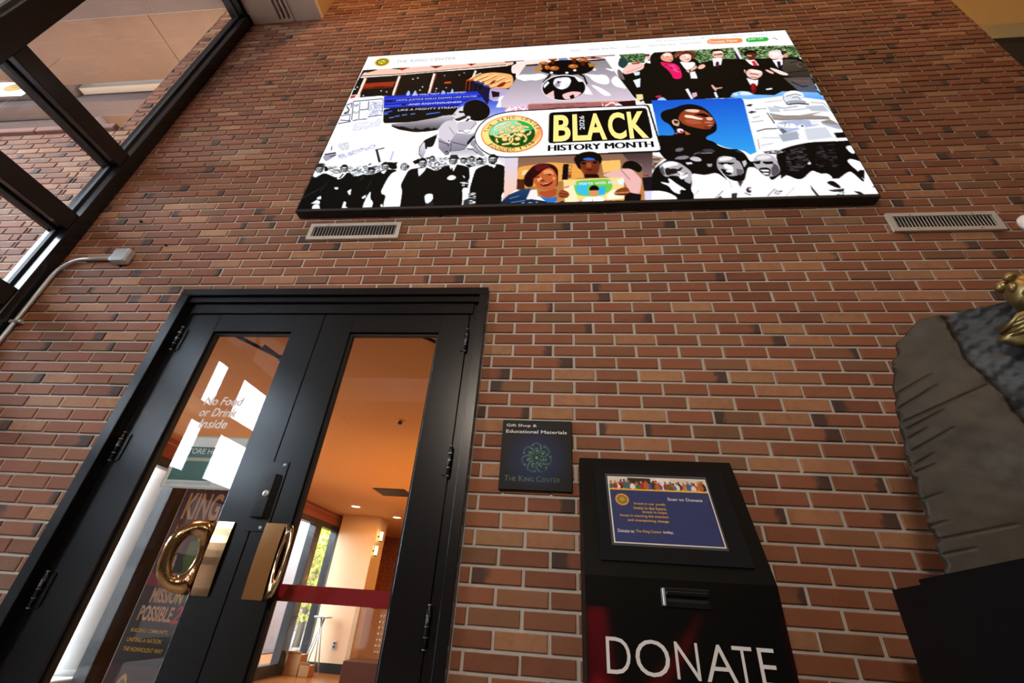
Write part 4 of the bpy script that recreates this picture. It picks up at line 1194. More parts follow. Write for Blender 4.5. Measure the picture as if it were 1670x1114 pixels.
0 26 22 23 1391 1018 1407 1007 1406 1001 1390 1013
0 244 242 244 1387 1058 1418 1039 1419 1052 1394 1071
0 58 54 56 1383 1027 1390 1048 1392 1045 1385 1024
0 92 88 92 1326 1006 1340 990 1341 1044 1330 1035
0 232 230 234 1536 956 1562 944 1590 952 1577 968 1537 975
0 244 242 246 1549 1029 1576 1023 1571 1036 1551 1038
0 26 22 23 1530 988 1547 987 1548 980 1531 982
0 26 22 23 1561 988 1584 991 1586 984 1563 981
0 228 226 230 1671 948 1706 944 1720 963 1688 974 1660 972
0 26 22 23 1651 990 1672 989 1673 981 1652 983
0 26 22 23 1680 994 1713 996 1715 988 1682 987
0 92 88 92 1717 990 1729 1024 1717 1056 1692 1071 1699 1032
1 12 10 9 74 70 76 30 1775 919 1843 893 1832 995 1779 1054 1747 1034
1 12 10 9 60 56 62 34 1879 905 1943 893 1920 1023 1871 1044 1846 1020
0 144 150 164 1797 635 1829 653 1831 647 1799 629
0 144 150 164 1830 653 1884 642 1885 636 1831 647
0 168 172 184 1826 667 1891 665 1892 660 1827 662
0 168 172 184 1891 665 1944 656 1945 651 1892 660
0 140 146 160 1936 619 1980 628 1982 624 1938 615
0 140 146 160 1980 627 1994 699 1997 696 1982 624
0 154 160 172 1726 650 1768 648 1769 643 1727 645
0 140 146 160 1694 737 1739 730 1740 726 1695 733
0 200 204 216 1775 631 1815 649 1814 674 1778 671
0 192 196 208 1910 641 1977 641 1984 686 1926 677
0 112 116 126 1770 683 1816 706 1817 702 1772 679
0 112 116 126 1816 706 1871 710 1872 706 1817 702
0 168 174 188 1772 825 1841 806 1835 856 1776 870
0 208 212 222 1869 794 1944 789 1949 854 1861 866
0 11 10 20 626 753 627 719 638 672 665 621 705 590 766 574 1003 569 1331 576 1350 905 803 906 747 903 696 881 658 840 636 794
0 255 255 255 630 753 632 721 642 677 668 628 708 597 767 581 1003 577 1324 583 1344 895 803 899 749 896 699 876 661 836 639 793
0 224 80 44 905 753 899 793 882 827 856 853 822 869 785 873 747 865 712 845 682 816 662 779 652 737 655 696 671 659 698 630 733 612 774 608 815 618 851 640 880 673 899 712
0 246 184 92 901 752 896 790 879 823 853 849 821 864 784 868 747 860 712 841 683 812 663 776 654 736 657 696 673 660 699 632 734 615 773 611 813 621 849 643 877 674 895 712
0 251 224 140 898 752 893 789 877 821 851 846 819 860 784 864 747 856 713 838 685 810 666 775 657 736 660 698 675 663 701 636 734 619 773 615 812 625 847 646 874 676 892 713
0 240 168 104 855 827 886 710 900 728 891 777 869 816
0 184 116 44 875 750 871 780 858 807 838 827 813 839 784 842 755 836 728 821 706 798 691 769 684 738 687 707 699 679 719 657 746 644 776 641 806 648 834 665 856 689 870 719
0 15 92 36 873 750 869 779 856 805 837 824 812 836 784 839 756 833 729 818 708 796 693 768 686 738 689 707 700 680 720 659 746 646 776 643 806 650 833 667 854 691 868 719
0 142 224 184 688 752 687 714 703 676 736 652 769 643 801 646 833 664 857 687 869 718 820 731 774 741
0 184 240 220 704 681 736 655 769 644 776 677 739 709 702 724
0 52 176 96 794 645 833 664 857 687 869 718 834 719 809 679
0 184 122 48 771 653 754 658 757 676 774 670
0 184 122 48 752 661 742 682 750 694 760 673
0 184 122 48 742 691 749 717 758 711 750 685
0 184 122 48 752 722 757 726 760 711 755 707
0 184 122 48 713 715 726 701 721 685 707 700
0 184 122 48 724 702 741 701 740 683 723 684
0 184 122 48 786 671 801 678 803 662 788 654
0 184 122 48 799 677 812 691 816 677 804 663
0 184 122 48 781 735 799 711 793 697 775 722
0 184 122 48 797 712 821 701 817 685 794 696
0 184 122 48 819 701 845 712 846 695 820 684
0 184 122 48 783 733 802 730 800 713 781 716
0 184 122 48 804 729 818 713 812 698 798 714
0 184 122 48 850 728 849 745 858 747 859 731
0 184 122 48 851 738 837 750 842 765 856 753
0 184 122 48 786 749 800 762 804 748 790 734
0 184 122 48 802 763 821 771 822 754 803 747
0 184 122 48 802 753 825 761 826 744 802 736
0 184 122 48 823 758 836 780 842 768 829 747
0 184 122 48 834 773 834 793 843 795 844 775
0 184 122 48 836 787 827 794 832 809 841 802
0 184 122 48 786 747 770 763 775 777 791 762
0 184 122 48 768 769 768 793 777 795 777 771
0 184 122 48 780 770 779 794 789 796 789 772
0 184 122 48 781 788 769 804 775 817 787 802
0 184 122 48 771 803 743 807 745 823 773 819
0 184 122 48 783 819 799 826 801 810 784 803
0 184 122 48 801 826 815 821 812 805 799 810
0 184 122 48 715 770 716 791 726 792 725 771
0 184 122 48 719 798 726 807 731 793 723 785
0 184 122 48 700 730 706 756 715 751 709 726
0 184 122 48 710 762 727 769 728 753 711 745
0 184 122 48 728 769 756 773 756 756 727 753
0 184 122 48 758 773 776 761 772 745 754 757
0 184 122 48 734 763 752 754 748 738 730 747
0 184 122 48 750 754 772 757 771 741 750 737
0 184 122 48 755 708 768 726 773 713 760 695
0 184 122 48 765 719 766 736 776 737 775 720
0 251 224 160 772 656 755 661 757 673 773 667
0 251 224 160 753 663 744 684 749 692 758 671
0 251 224 160 743 690 751 716 756 712 749 686
0 251 224 160 752 719 757 724 759 714 755 709
0 251 224 160 712 712 725 698 722 688 708 702
0 251 224 160 724 699 741 698 740 686 723 687
0 251 224 160 786 668 801 676 802 665 788 657
0 251 224 160 800 675 813 689 816 679 803 665
0 251 224 160 780 733 798 709 794 700 776 724
0 251 224 160 797 710 820 698 818 687 795 699
0 251 224 160 819 698 845 709 846 698 819 687
0 251 224 160 783 730 802 727 801 716 782 719
0 251 224 160 803 726 817 710 813 701 799 717
0 251 224 160 851 728 850 745 856 747 857 730
0 251 224 160 852 741 838 753 841 762 855 751
0 251 224 160 787 747 801 760 803 750 789 737
0 251 224 160 802 760 821 768 822 757 803 750
0 251 224 160 802 750 825 758 826 747 802 739
0 251 224 160 824 756 837 778 841 770 828 749
0 251 224 160 836 773 835 794 841 795 842 775
0 251 224 160 837 790 828 797 831 807 840 799
0 251 224 160 787 749 771 765 774 775 790 759
0 251 224 160 769 769 769 794 775 795 776 770
0 251 224 160 781 770 781 794 787 796 787 771
0 251 224 160 782 791 770 806 774 815 786 799
0 251 224 160 771 805 744 810 745 820 773 816
0 251 224 160 783 816 800 823 800 813 784 806
0 251 224 160 801 823 814 818 813 808 799 813
0 251 224 160 717 771 718 791 724 792 723 771
0 251 224 160 720 796 727 804 730 796 722 787
0 251 224 160 701 730 708 755 713 752 707 726
0 251 224 160 710 759 727 766 728 756 711 748
0 251 224 160 728 766 756 770 756 759 727 755
0 251 224 160 757 770 775 759 773 748 755 760
0 251 224 160 733 760 751 751 749 740 731 750
0 251 224 160 750 751 772 754 771 744 750 740
0 251 224 160 756 706 769 724 772 715 759 697
0 251 224 160 767 719 768 736 774 737 773 720
0 184 122 48 793 696 792 701 791 705 788 708 784 710 781 711 777 710 773 707 770 704 768 699 767 695 767 690 769 686 772 682 775 680 779 680 783 681 787 683 790 687 792 691
0 251 220 144 791 695 790 699 789 703 787 705 784 707 780 707 777 706 774 704 771 701 770 698 769 694 769 690 771 687 773 684 776 682 779 682 783 683 786 685 788 688 790 691
0 184 122 48 749 729 749 733 747 738 744 741 741 743 737 743 733 742 729 740 726 736 724 732 723 727 724 722 725 718 728 715 731 713 735 713 739 714 743 716 746 720 748 724
0 251 220 144 747 728 747 732 745 735 743 737 740 739 737 739 733 739 730 737 728 734 726 730 725 726 726 723 727 719 729 717 732 715 736 715 739 716 742 718 745 720 746 724
0 184 122 48 834 729 834 733 832 738 829 741 826 743 822 743 818 742 814 740 811 736 809 732 809 727 809 722 811 718 813 715 817 713 821 713 825 714 828 716 831 720 833 724
0 251 220 144 832 728 832 732 830 735 828 737 825 739 822 739 818 738 815 737 813 734 811 730 810 726 811 723 812 719 815 717 818 715 821 715 824 716 827 718 830 720 832 724
0 184 122 48 766 781 765 785 764 789 761 793 758 794 754 795 750 794 746 792 743 788 741 784 740 779 741 775 742 771 745 768 748 766 752 765 756 766 760 769 763 772 765 776
0 251 220 144 764 780 763 784 762 787 760 789 757 791 754 791 750 790 747 789 745 786 743 782 742 779 743 775 744 772 746 769 749 768 752 767 756 768 759 770 761 773 763 776
0 184 122 48 817 781 816 785 815 789 812 792 809 794 805 795 801 794 797 791 795 788 793 784 792 779 792 775 794 771 797 768 800 766 804 765 808 766 811 769 814 772 816 776
0 251 220 144 815 780 815 784 813 787 811 789 808 791 805 791 801 790 798 788 796 786 794 782 794 779 794 775 795 772 798 769 801 768 804 767 807 768 810 770 813 773 814 776
0 11 10 10 927 600 1319 599 1323 753 1323 817 926 821
0 26 12 10 1029 918 1036 901 1061 885 1098 884 1121 906 1125 923
0 12 10 10 734 910 734 920 732 929 728 936 723 940 718 941 712 939 707 935 703 927 700 918 698 909 698 899 700 890 704 883 709 878 714 877 720 879 725 884 729 891 733 900
0 166 166 171 730 916 730 924 729 932 726 938 722 941 718 943 714 941 710 937 706 931 704 923 702 914 702 905 704 898 707 892 710 888 715 887 719 888 723 892 727 899 729 907
0 216 214 218 707 899 722 898 721 908 708 909
0 92 89 92 722 904 730 907 727 936 721 939
0 20 17 16 699 907 700 885 714 878 729 886 733 910 726 898 705 897
0 26 23 24 708 913 714 913 714 908 707 908
0 26 23 24 718 913 725 914 725 909 718 909
0 60 56 58 715 912 715 921 717 922 717 913
0 36 31 32 712 931 723 931 722 927 712 926
0 26 22 23 707 922 727 923 725 944 712 943
0 176 174 178 714 929 721 929 721 926 714 925
0 255 255 255 0 0 2000 0 2000 138 0 138
0 232 160 48 131 61 132 74 130 87 125 98 116 106 105 110 94 110 82 106 71 98 63 88 58 75 56 61 58 48 63 37 72 29 83 25 95 25 107 29 117 37 126 48
0 15 106 36 122 63 123 72 122 81 117 89 111 95 102 98 93 98 84 96 76 90 70 82 66 73 65 64 67 54 71 46 78 40 86 37 95 37 104 40 112 46 119 53
0 232 208 64 115 64 116 71 115 77 111 83 106 87 100 89 93 89 86 87 81 84 76 78 73 72 72 65 74 59 77 53 82 49 89 46 95 46 102 48 108 52 113 57
0 42 138 48 83 80 90 58 86 52 79 74
0 42 138 48 87 58 103 82 105 77 89 53
0 42 138 48 106 82 111 62 107 56 102 77
0 240 144 72 1674 69 1671 77 1668 83 1663 88 1658 91 1653 91 1648 90 1644 86 1641 80 1640 73 1640 65 1642 58 1646 51 1651 46 1656 43 1661 43 1666 45 1670 49 1673 54 1674 62
0 240 144 72 1794 76 1791 83 1788 89 1783 93 1778 96 1773 96 1768 95 1764 91 1761 86 1760 79 1761 72 1763 65 1767 59 1771 54 1777 51 1782 51 1787 53 1791 56 1793 62 1794 69
0 240 144 72 1661 43 1782 51 1773 96 1653 91
0 44 184 60 1838 76 1836 83 1833 89 1828 93 1823 95 1819 96 1814 94 1811 91 1808 86 1808 80 1808 73 1810 66 1814 61 1818 56 1823 54 1828 53 1832 55 1836 58 1838 64 1839 70
0 44 184 60 1905 78 1902 84 1899 90 1895 94 1890 96 1885 96 1881 95 1877 92 1875 87 1874 81 1875 75 1877 69 1880 64 1885 60 1889 57 1894 57 1899 58 1902 62 1904 66 1905 72
0 44 184 60 1828 53 1894 57 1885 96 1819 96
0 140 140 152 1922 77 1932 74 1933 67 1923 70
0 140 140 152 1931 72 1932 81 1935 77 1934 68
0 140 140 152 1932 82 1939 91 1942 85 1935 76"""

# ------------------------------------------------------------------ materials
BW, BH, BZ, JT = 0.2032, 0.0672, 2.587, 0.0122

def brick_material():
    q = NT('brick')
    sx = q.n('SeparateXYZ'); q.link(q.pos(), sx.inputs[0])
    X, Y, Z = sx.outputs
    rowf = q.math('DIVIDE', q.math('SUBTRACT', BZ, Z), BH)
    row = q.math('FLOOR', rowf)
    odd = q.math('FLOORED_MODULO', row, 2.0)
    cf = q.math('SUBTRACT', q.math('DIVIDE', X, BW), q.math('MULTIPLY', odd, 0.5))
    colm = q.math('FLOOR', cf)
    u = q.math('SUBTRACT', cf, colm)
    cb = q.n('CombineXYZ'); q.put(cb.inputs[0], colm); q.put(cb.inputs[1], row)
    wn = q.n('TexWhiteNoise', noise_dimensions='3D'); q.link(cb.outputs[0], wn.inputs[0])
    sc = q.n('SeparateColor'); q.link(wn.outputs[1], sc.inputs[0])
    r1, r2, r3 = sc.outputs
    base = q.ramp(r1, [(0.0, srgb('6c3c2a')), (0.22, srgb('804a34')), (0.42, srgb('8b5138')), (0.60, srgb('91593e')),
                       (0.76, srgb('7e4f37')), (0.88, srgb('6a4e37')), (1.0, srgb('9c6b4c'))])
    vec = q.n('Vector' 'Math' if False else 'VectorMath', operation='MULTIPLY')
    q.link(q.pos(), vec.inputs[0]); vec.inputs[1].default_value = (1.0, 1.0, 1.6)
    soft = q.noise(9.0, 3.0, 0.6, vec.outputs[0])
    fine = q.noise(160.0, 3.0, 0.7, q.pos())
    c1 = q.mix(q.math('MULTIPLY', soft, 0.55), base, srgb('9c6c50'))
    c2 = q.mix(q.math('MULTIPLY', q.math('GREATER_THAN', fine, 0.62), 0.35), c1, srgb('4c2c20'))
    # pale lime bloom on a few bricks
    bl = q.math('MULTIPLY', q.math('GREATER_THAN', r2, 0.86), q.math('MULTIPLY', q.noise(22.0, 4.0, 0.7, q.pos()), 1.0))
    c3 = q.mix(q.math('MULTIPLY', bl, 0.7), c2, srgb('c89a70'))
    # kiln-burnt ends: one end of some bricks is blue-black, with a ragged edge
    wob = q.math('MULTIPLY', q.math('SUBTRACT', q.noise(30.0, 3.0, 0.6, q.pos()), 0.5), 0.34)
    uw = q.math('ADD', u, wob)
    soft01 = lambda v: q.math('MINIMUM', q.math('MAXIMUM', q.math('MULTIPLY', v, 9.0), 0.0), 1.0)
    left = soft01(q.math('SUBTRACT', q.math('MULTIPLY_ADD', r3, 0.22, 0.20), uw))
    right = soft01(q.math('SUBTRACT', uw, q.math('MULTIPLY_ADD', r3, -0.24, 0.82)))
    end = q.math('ADD', q.math('MULTIPLY', left, q.math('LESS_THAN', r2, 0.045)),
                 q.math('MULTIPLY', right, q.math('LESS_THAN', q.math('ABSOLUTE', q.math('SUBTRACT', r2, 0.13)), 0.045)))
    c4 = q.mix(q.math('MULTIPLY', q.math('MINIMUM', end, 1.0), 0.78), c3, srgb('33302f'))
    q.link(c4, q.b.inputs['Base Color'])
    q.b.inputs['Roughness'].default_value = 0.78
    q.b.inputs['Specular IOR Level'].default_value = 0.35
    q.bump(q.math('ADD', fine, q.math('MULTIPLY', soft, 2.0)), 0.35, 0.0025)
    return q.m

M_BRICK = brick_material()
M_MORTAR = mat('mortar', srgb('c6c0b8'), 0.9, var=0.14, scale=60, bump=0.5)
M_BLACK = mat('black_steel', srgb('0e0e10'), 0.27, var=0.15, scale=6, spec=0.5)
M_ALU = mat('dark_bronze_aluminium', srgb('1c1b1d'), 0.22, 0.1, var=0.12, scale=5)
M_RUBBER = mat('black_gasket', srgb('0c0c0d'), 0.6)
M_GLASS = glass('door_glass')
M_WGLASS = glass('window_glass', (0.93, 0.94, 0.95))
M_CREAM = mat('cream_plaster', srgb('cfc3b4'), 0.8, var=0.06, scale=3, bump=0.1)
M_YELLOW = mat('warm_plaster', srgb('c8a468'), 0.85, var=0.06, scale=3)
M_SOFFIT = mat('painted_soffit', srgb('ddd2c6'), 0.7, var=0.05, scale=4)
M_CONC = mat('exterior_concrete', srgb('705848'), 0.9, var=0.24, scale=2.5, bump=0.5)
M_CONC2 = mat('exterior_concrete_dark', srgb('5c4c46'), 0.9, var=0.16, scale=2.5, bump=0.4)
M_WHITE = mat('white_paint', srgb('e8e6e2'), 0.5, var=0.04)
M_DARKW = mat('dark_brown', srgb('1b1512'), 0.6, var=0.3, scale=8)
M_LFLOOR = mat('lobby_tile_floor', srgb('8d8479'), 0.35, var=0.15, scale=6)
M_STEEL = mat('galvanised_steel', srgb('c4c8ca'), 0.42, 0.5, var=0.12, scale=30)
M_VENT = mat('brushed_aluminium', srgb('d6cfc6'), 0.42, 0.3, var=0.1, scale=24)
M_BRASS = mat('polished_brass', srgb('d8b083'), 0.13, 1.0, var=0.08, scale=5)
M_SCREW = mat('zinc_screw', srgb('a9a9a6'), 0.3, 0.9)

def wood_floor():
    q = NT('shop_wood_floor')
    mp = q.n('Mapping'); q.link(q.pos(), mp.inputs[0]); mp.inputs['Scale'].default_value = (1.0, 9.0, 1.0)
    nz = q.noise(3.0, 5.0, 0.6, mp.outputs[0])
    q.link(q.ramp(nz, [(0.25, srgb('5c3414')), (0.75, srgb('a86a30'))]), q.b.inputs['Base Color'])
    q.b.inputs['Roughness'].default_value = 0.22
    return q.m
M_WOOD = wood_floor()

def brick_pattern():
    q = NT('shop_brick')
    bt = q.n('TexBrick')
    mp = q.n('Mapping'); q.link(q.pos(), mp.inputs[0]); mp.inputs['Rotation'].default_value = (math.pi / 2, 0, math.pi / 2)
    q.link(mp.outputs[0], bt.inputs['Vector'])
    bt.inputs['Color1'].default_value = (*srgb('a4552c'), 1); bt.inputs['Color2'].default_value = (*srgb('8c4524'), 1)
    bt.inputs['Mortar'].default_value = (*srgb('c89a70'), 1)
    bt.inputs['Scale'].default_value = 1.0; bt.inputs['Brick Width'].default_value = 0.2; bt.inputs['Row Height'].default_value = 0.067
    bt.inputs['Mortar Size'].default_value = 0.006
    q.link(bt.outputs[0], q.b.inputs['Base Color'])
    q.b.inputs['Roughness'].default_value = 0.8
    return q.m
M_SBRICK = brick_pattern()

# ------------------------------------------------------------------ the brick wall
DX0, DX1, DZ = -2.268, -0.455, 2.589          # door opening in the wall
WX0, WX1, WZ1 = -3.33, 3.187, 7.4

wb = MB()
wb.box(WX0 - 0.02, DX0, 0.008, 0.30, 0, WZ1)
wb.box(DX1, WX1, 0.008, 0.30, 0, WZ1)
wb.box(DX0, DX1, 0.008, 0.30, DZ, WZ1)
wall_front = wb.build('wall_front', M_MORTAR)
tag(wall_front, 'brown brick wall with grey mortar behind the screen and doors', None, None, 'structure')

def brick_cells(x0, x1, z0, z1, hole=None):
    """(xa, xb, za, zb, whole) of every brick between the limits"""
    out = []
    r0 = int(math.floor((BZ - z1) / BH)); r1 = int(math.ceil((BZ - z0) / BH))
    for r in range(r0, r1):
        za = BZ - (r + 1) * BH; zb = BZ - r * BH
        if za < z0 - BH * .5 or zb > z1 + BH * .5: continue
        za = max(za, z0); zb = min(zb, z1)
        sh = 0.5 * (r % 2)
        c0 = int(math.floor(x0 / BW - sh)); c1 = int(math.ceil(x1 / BW - sh))
        for c in range(c0, c1 + 1):
            xa = (c + sh) * BW; xb = xa + BW
            segs = [(max(xa, x0), min(xb, x1))]
            if hole and zb > hole[2] + 1e-4 and za < hole[3] - 0.02:
                hx0, hx1 = hole[0], hole[1]
                segs = [(max(xa, x0), min(xb, hx0)), (max(xa, hx1), min(xb, x1))]
            for a, b in segs:
                if b - a < 0.03: continue
                out.append((a, b, za, zb, abs((b - a) - BW) < 1e-6))
    return out

def brick_verts(hx, hz, y, ch=0.0028, back=0.03):
    V = []
    for yy, ins in ((y, ch), (y + ch, 0.0), (back, 0.0)):
        V += [(-hx + ins, yy, -hz + ins), (hx - ins, yy, -hz + ins), (hx - ins, yy, hz - ins), (-hx + ins, yy, hz - ins)]
    F = [(0, 1, 2, 3)]
    for k in (0, 4):
        for i in range(4):
            j = (i + 1) % 4
            F.append((k + i, k + 4 + i, k + 4 + j, k + j))
    return V, F

def bricks_mesh(name, cells, parent):
    m = MB()
    for (a, b, za, zb, wh) in cells:
        hx = (b - a) / 2 - JT / 2 + random.uniform(-.0012, .0012); hz = (zb - za) / 2 - JT / 2 + random.uniform(-.0008, .0008)
        V, F = brick_verts(hx, hz, random.uniform(-0.0015, 0.0015))
        cx, cz = (a + b) / 2 + random.uniform(-.0012, .0012), (za + zb) / 2 + random.uniform(-.0006, .0006)
        m.add([(p[0] + cx, p[1], p[2] + cz) for p in V], F)
    o = m.build(name, M_BRICK, parent)
    o['kind'] = 'stuff'
    return o

def project(p):
    d = CAM_M @ (np.array(p, float) - CAM_P)
    return 835 + FPX * d[0] / -d[2], 557 - FPX * d[1] / -d[2], -d[2]

cells = brick_cells(WX0, WX1, 0.0, WZ1, (DX0, DX1, -1, DZ))
def seen_size(c):
    if not c[4]: return 0
    cx, cz = (c[0] + c[1]) / 2, (c[2] + c[3]) / 2
    x, y, dep = project((cx, 0, cz))
    if not (15 < x < 1655 and 10 < y < 1104): return 0
    # hidden behind the donation box, plaque, sculpture, pedestal, screen or a vent
    if -0.02 < cx < 0.80 and cz < 1.72 + 0.2 * (cx > .1) * 0: 
        if cx > 0.06: return 0
    if -0.33 < cx < -0.0 and 1.53 < cz < 1.83: return 0
    if cx > 1.22 and cz < 2.28: return 0
    if cx > 0.95 and cz < 1.22: return 0
    if abs(cx) < 1.9 and cz > 2.95: return 0
    a = project((c[0], 0, c[2])); b = project((c[1], 0, c[2])); d_ = project((c[0], 0, c[3]))
    return abs((b[0] - a[0]) * (d_[1] - a[1]) - (b[1] - a[1]) * (d_[0] - a[0]))
order = sorted(range(len(cells)), key=lambda i: -seen_size(cells[i]))
near = [i for i in order[:300] if seen_size(cells[i]) > 0]
nearset = set(near)
variants = []
for k in range(6):
    V, F = brick_verts((BW - JT) / 2 + random.uniform(-.0012, .0012), (BH - JT) / 2 + random.uniform(-.0008, .0008), random.uniform(-.0015, .0015))
    me = bpy.data.meshes.new('brick')
    me.from_pydata(V, [], F); me.materials.append(M_BRICK); me.update()
    variants.append(me)
for i in near:
    c = cells[i]
    o = bpy.data.objects.new('brick', random.choice(variants))
    COL.objects.link(o)
    o.parent = wall_front
    o.location = ((c[0] + c[1]) / 2 + random.uniform(-.0012, .0012), 0, (c[2] + c[3]) / 2 + random.uniform(-.0006, .0006))
bricks_mesh('brick_field', [c for i, c in enumerate(cells) if i not in nearset], wall_front)

# the same wall outside the glazing: a tall pier, then a lower wall with a cap
wo = MB()
wo.box(-3.79, -3.45, 0.008, 0.30, 0, 7.4)
wo.box(-7.2, -3.79, 0.008, 0.30, 0, 4.34)
wall_out = wo.build('wall_outside', M_MORTAR)
tag(wall_out, 'brick pier and lower capped brick wall outside the glazing', None, None, 'structure')
bricks_mesh('brick_field', brick_cells(-3.79, -3.43, 0.0, 7.4) + brick_cells(-7.2, -3.79, 2.0, 4.34), wall_out)
M_CAP = mat('terracotta_cap', srgb('8f5f50'), 0.8, var=0.15, scale=12)
for k in range(9):
    MB().box(-3.80 - 0.38 * (k + 1) + 0.006, -3.80 - 0.38 * k, -0.03, 0.34, 4.34, 4.40, 0.006).build('cap_tile', M_CAP, wall_out)

# ------------------------------------------------------------------ lobby shell
def shell(name, x0, x1, y0, y1, z0, z1, m, label):
    return tag(MB().box(x0, x1, y0, y1, z0, z1).build(name, m), label, None, None, 'structure')
shell('floor', -3.5, 8.2, -8.2, 0.3, -0.1, 0.0, M_LFLOOR, 'grey tiled lobby floor')
shell('ceiling', -3.5, 8.2, -8.2, 0.6, 7.4, 7.55, M_SOFFIT, 'high pale lobby ceiling')
shell('wall_back', -3.5, 8.2, -8.3, -8.2, 0, 7.4, M_CREAM, 'cream lobby wall behind the viewer')
shell('trim_6', -3.3, 8.1, -8.2, -3.3, 3.4, 3.75, M_SOFFIT, 'pale slab added behind the viewer to carry the fill lamps')  # added out of view; houses the fill lamps and darkens the rear
shell('wall_right', 8.1, 8.2, -8.2, 0.6, 0, 7.4, M_CREAM, 'cream lobby wall on the right')
# recess beyond the right end of the brick wall; a dark panel paints its shade
shell('trim_1', 3.187, 8.1, 0.30, 0.55, 5.87, 7.4, M_YELLOW, 'ochre plaster bulkhead above dark recess right of the brick wall')
shell('wall_recess', 3.187, 8.1, 0.42, 0.55, 0.0, 5.87, M_DARKW, 'dark panel standing in for the unlit opening beside the brick wall')
# dropped soffit with a linear air diffuser, along the glazing
sf = thing('trim_2', (-2.9, 0, 6.18), 'white dropped soffit with black slot diffuser above the glazing', None, None, 'structure')
sm = MB()
SL = [(-2.985, -2.955), (-2.935, -2.905), (-2.885, -2.855)]
xs = [-3.5] + [v for s_ in SL for v in s_] + [-2.53]
for a, b in ((-3.28, SL[0][0]), (SL[0][1], SL[1][0]), (SL[1][1], SL[2][0]), (SL[2][1], -2.83)):
    sm.box(a, b, -6.5, -0.03, 6.18, 6.24)
sm.box(-3.28, -2.83, -0.03, 0.0, 6.18, 6.24)
sm.box(-3.28, -2.83, -8.2, -6.5, 6.18, 6.24)
sm.box(-2.825, -2.53, -8.2, 0.0, 6.185, 6.24)
sm.box(-3.5, -3.29, -8.2, 0.0, 6.20, 6.26)
sm.build('soffit_panel', M_SOFFIT, sf)
MB().box(-2.60, -2.53, -8.2, 0.0, 6.24, 7.4).build('soffit_side', M_YELLOW, sf)
for a, b in SL:
    MB().box(a, b, -6.5, -0.03, 6.22, 6.25).build('diffuser_slot', M_RUBBER, sf)
MB().box(-3.28, -2.60, -8.2, 0.0, 6.25, 6.28).build('soffit_backing', M_RUBBER, sf)

# ------------------------------------------------------------------ glazing on the left
win = thing('window_1', (-3.40, -0.05, 0), 'tall dark-framed glazing on the left side of the lobby', None, None, 'structure')
GX0, GX1 = -3.47, -3.295
ys = [(-0.085, 0.006), (-0.99, -0.845), (-1.84, -1.755), (-2.85, -2.71)]
zs = [(0.0, 0.12), (0.60, 0.72), (1.22, 1.34), (1.84, 1.96), (2.44, 2.565), (3.06, 3.195), (3.715, 3.85), (6.14, 6.30)]
for i, (a, b) in enumerate(ys):
    MB().box(GX0, GX1, a, b, 0, 6.30, 0.004).build('mullion', M_ALU, win)
    if i + 1 < len(ys):
        y_lo, y_hi = ys[i + 1][1], a
        for (za, zb) in zs:
            MB().box(GX0, GX1 - 0.012, y_lo, y_hi, za, zb, 0.004).build('transom', M_ALU, win)
        for (z0a, z0b), (z1a, z1b) in zip(zs[:-1], zs[1:]):
            MB().box(-3.412, -3.402, y_lo - 0.01, y_hi + 0.01, z0b - 0.01, z1a + 0.01).build('glass_pane', M_WGLASS, win)
            g_ = MB()
            for (p, q_) in ((y_lo, y_lo + 0.014), (y_hi - 0.014, y_hi)):
                g_.box(-3.402, -3.372, p, q_, z0b, z1a)
            g_.box(-3.402, -3.372, y_lo, y_hi, z0b, z0b + 0.014); g_.box(-3.402, -3.372, y_lo, y_hi, z1a - 0.014, z1a)
            g_.build('gasket', M_RUBBER, win)
shell('wall_left', -3.5, -3.3, -8.2, -2.85, 0, 6.2, M_CREAM, 'cream lobby wall beyond the glazing')
shell('trim_3', -3.5, -3.35, -8.2, 0.3, 6.30, 7.4, M_CREAM, 'plain wall band above the glazing')

# ------------------------------------------------------------------ outside
shell('ground_outside', -40, -3.6, -40, 30, -0.25, -0.05, M_CONC2, 'paved ground outside the glazing')
can = thing('concrete_canopy', (-6.0, 0.9, 6.85), 'exterior concrete canopy seen through the upper glazing', 'canopy')
cm = MB()
cm.box(-5.075, -3.55, 0.11, 0.855, 7.0, 7.4)
cm.box(-9.5, -5.09, 0.11, 0.855, 7.0, 7.4)
cm.box(-5.09, -5.075, 0.11, 0.855, 7.02, 7.4)
cm.build('soffit_slab', M_CONC, can)
MB().box(-9.7, -3.55, -16.0, 0.10, 6.93, 7.4, 0.01).build('shaded_soffit', M_CONC2, can)  # darker concrete paints the soffit's shade; unseen length added to block high sky
MB().box(-9.5, -6.95, 0.86, 1.02, 7.0, 7.4).build('joint_beam', M_CONC2, can)
MB().box(-6.9, -3.55, 0.93, 1.02, 7.05, 7.4).build('pale_strip', M_CREAM, can)
MB().box(-9.5, -3.55, 1.03, 1.24, 6.86, 7.4, 0.008).build('cross_beam', M_CONC2, can)
MB().box(-6.85, -3.55, 1.30, 1.62, 7.0, 7.4).build('soffit_slab', M_CONC, can)
MB().box(-9.5, -6.86, 1.25, 2.6, 6.80, 7.4, 0.01).build('side_slab', M_CONC2, can)
MB().box(-6.85, -3.55, 1.62, 2.6, 6.9, 7.4, 0.01).build('rear_slab', M_CONC2, can)
tag(MB().box(-10.4, -10.0, -24.0, -2.0, -0.05, 3.30, 0.02).build('sky_block_wall', M_CONC2), 'long brown wall added outside to block low sky in the door reflection', 'wall')  # added out of view; keeps low sky out of the door glass
pier = tag(MB().box(-5.5, -4.5, -2.72, -1.95, -0.05, 6.9, 0.02).build('sky_block_pier', M_CONC), 'square concrete pier added outside to block sky in the door reflection', 'pier')  # added out of view; covers part of the sky mirrored in the door glass
sgn = thing('hanging_sign', (-6.6, 0.6, 5.9), 'small white hanging sign with gold oval outside the glazing', 'sign')
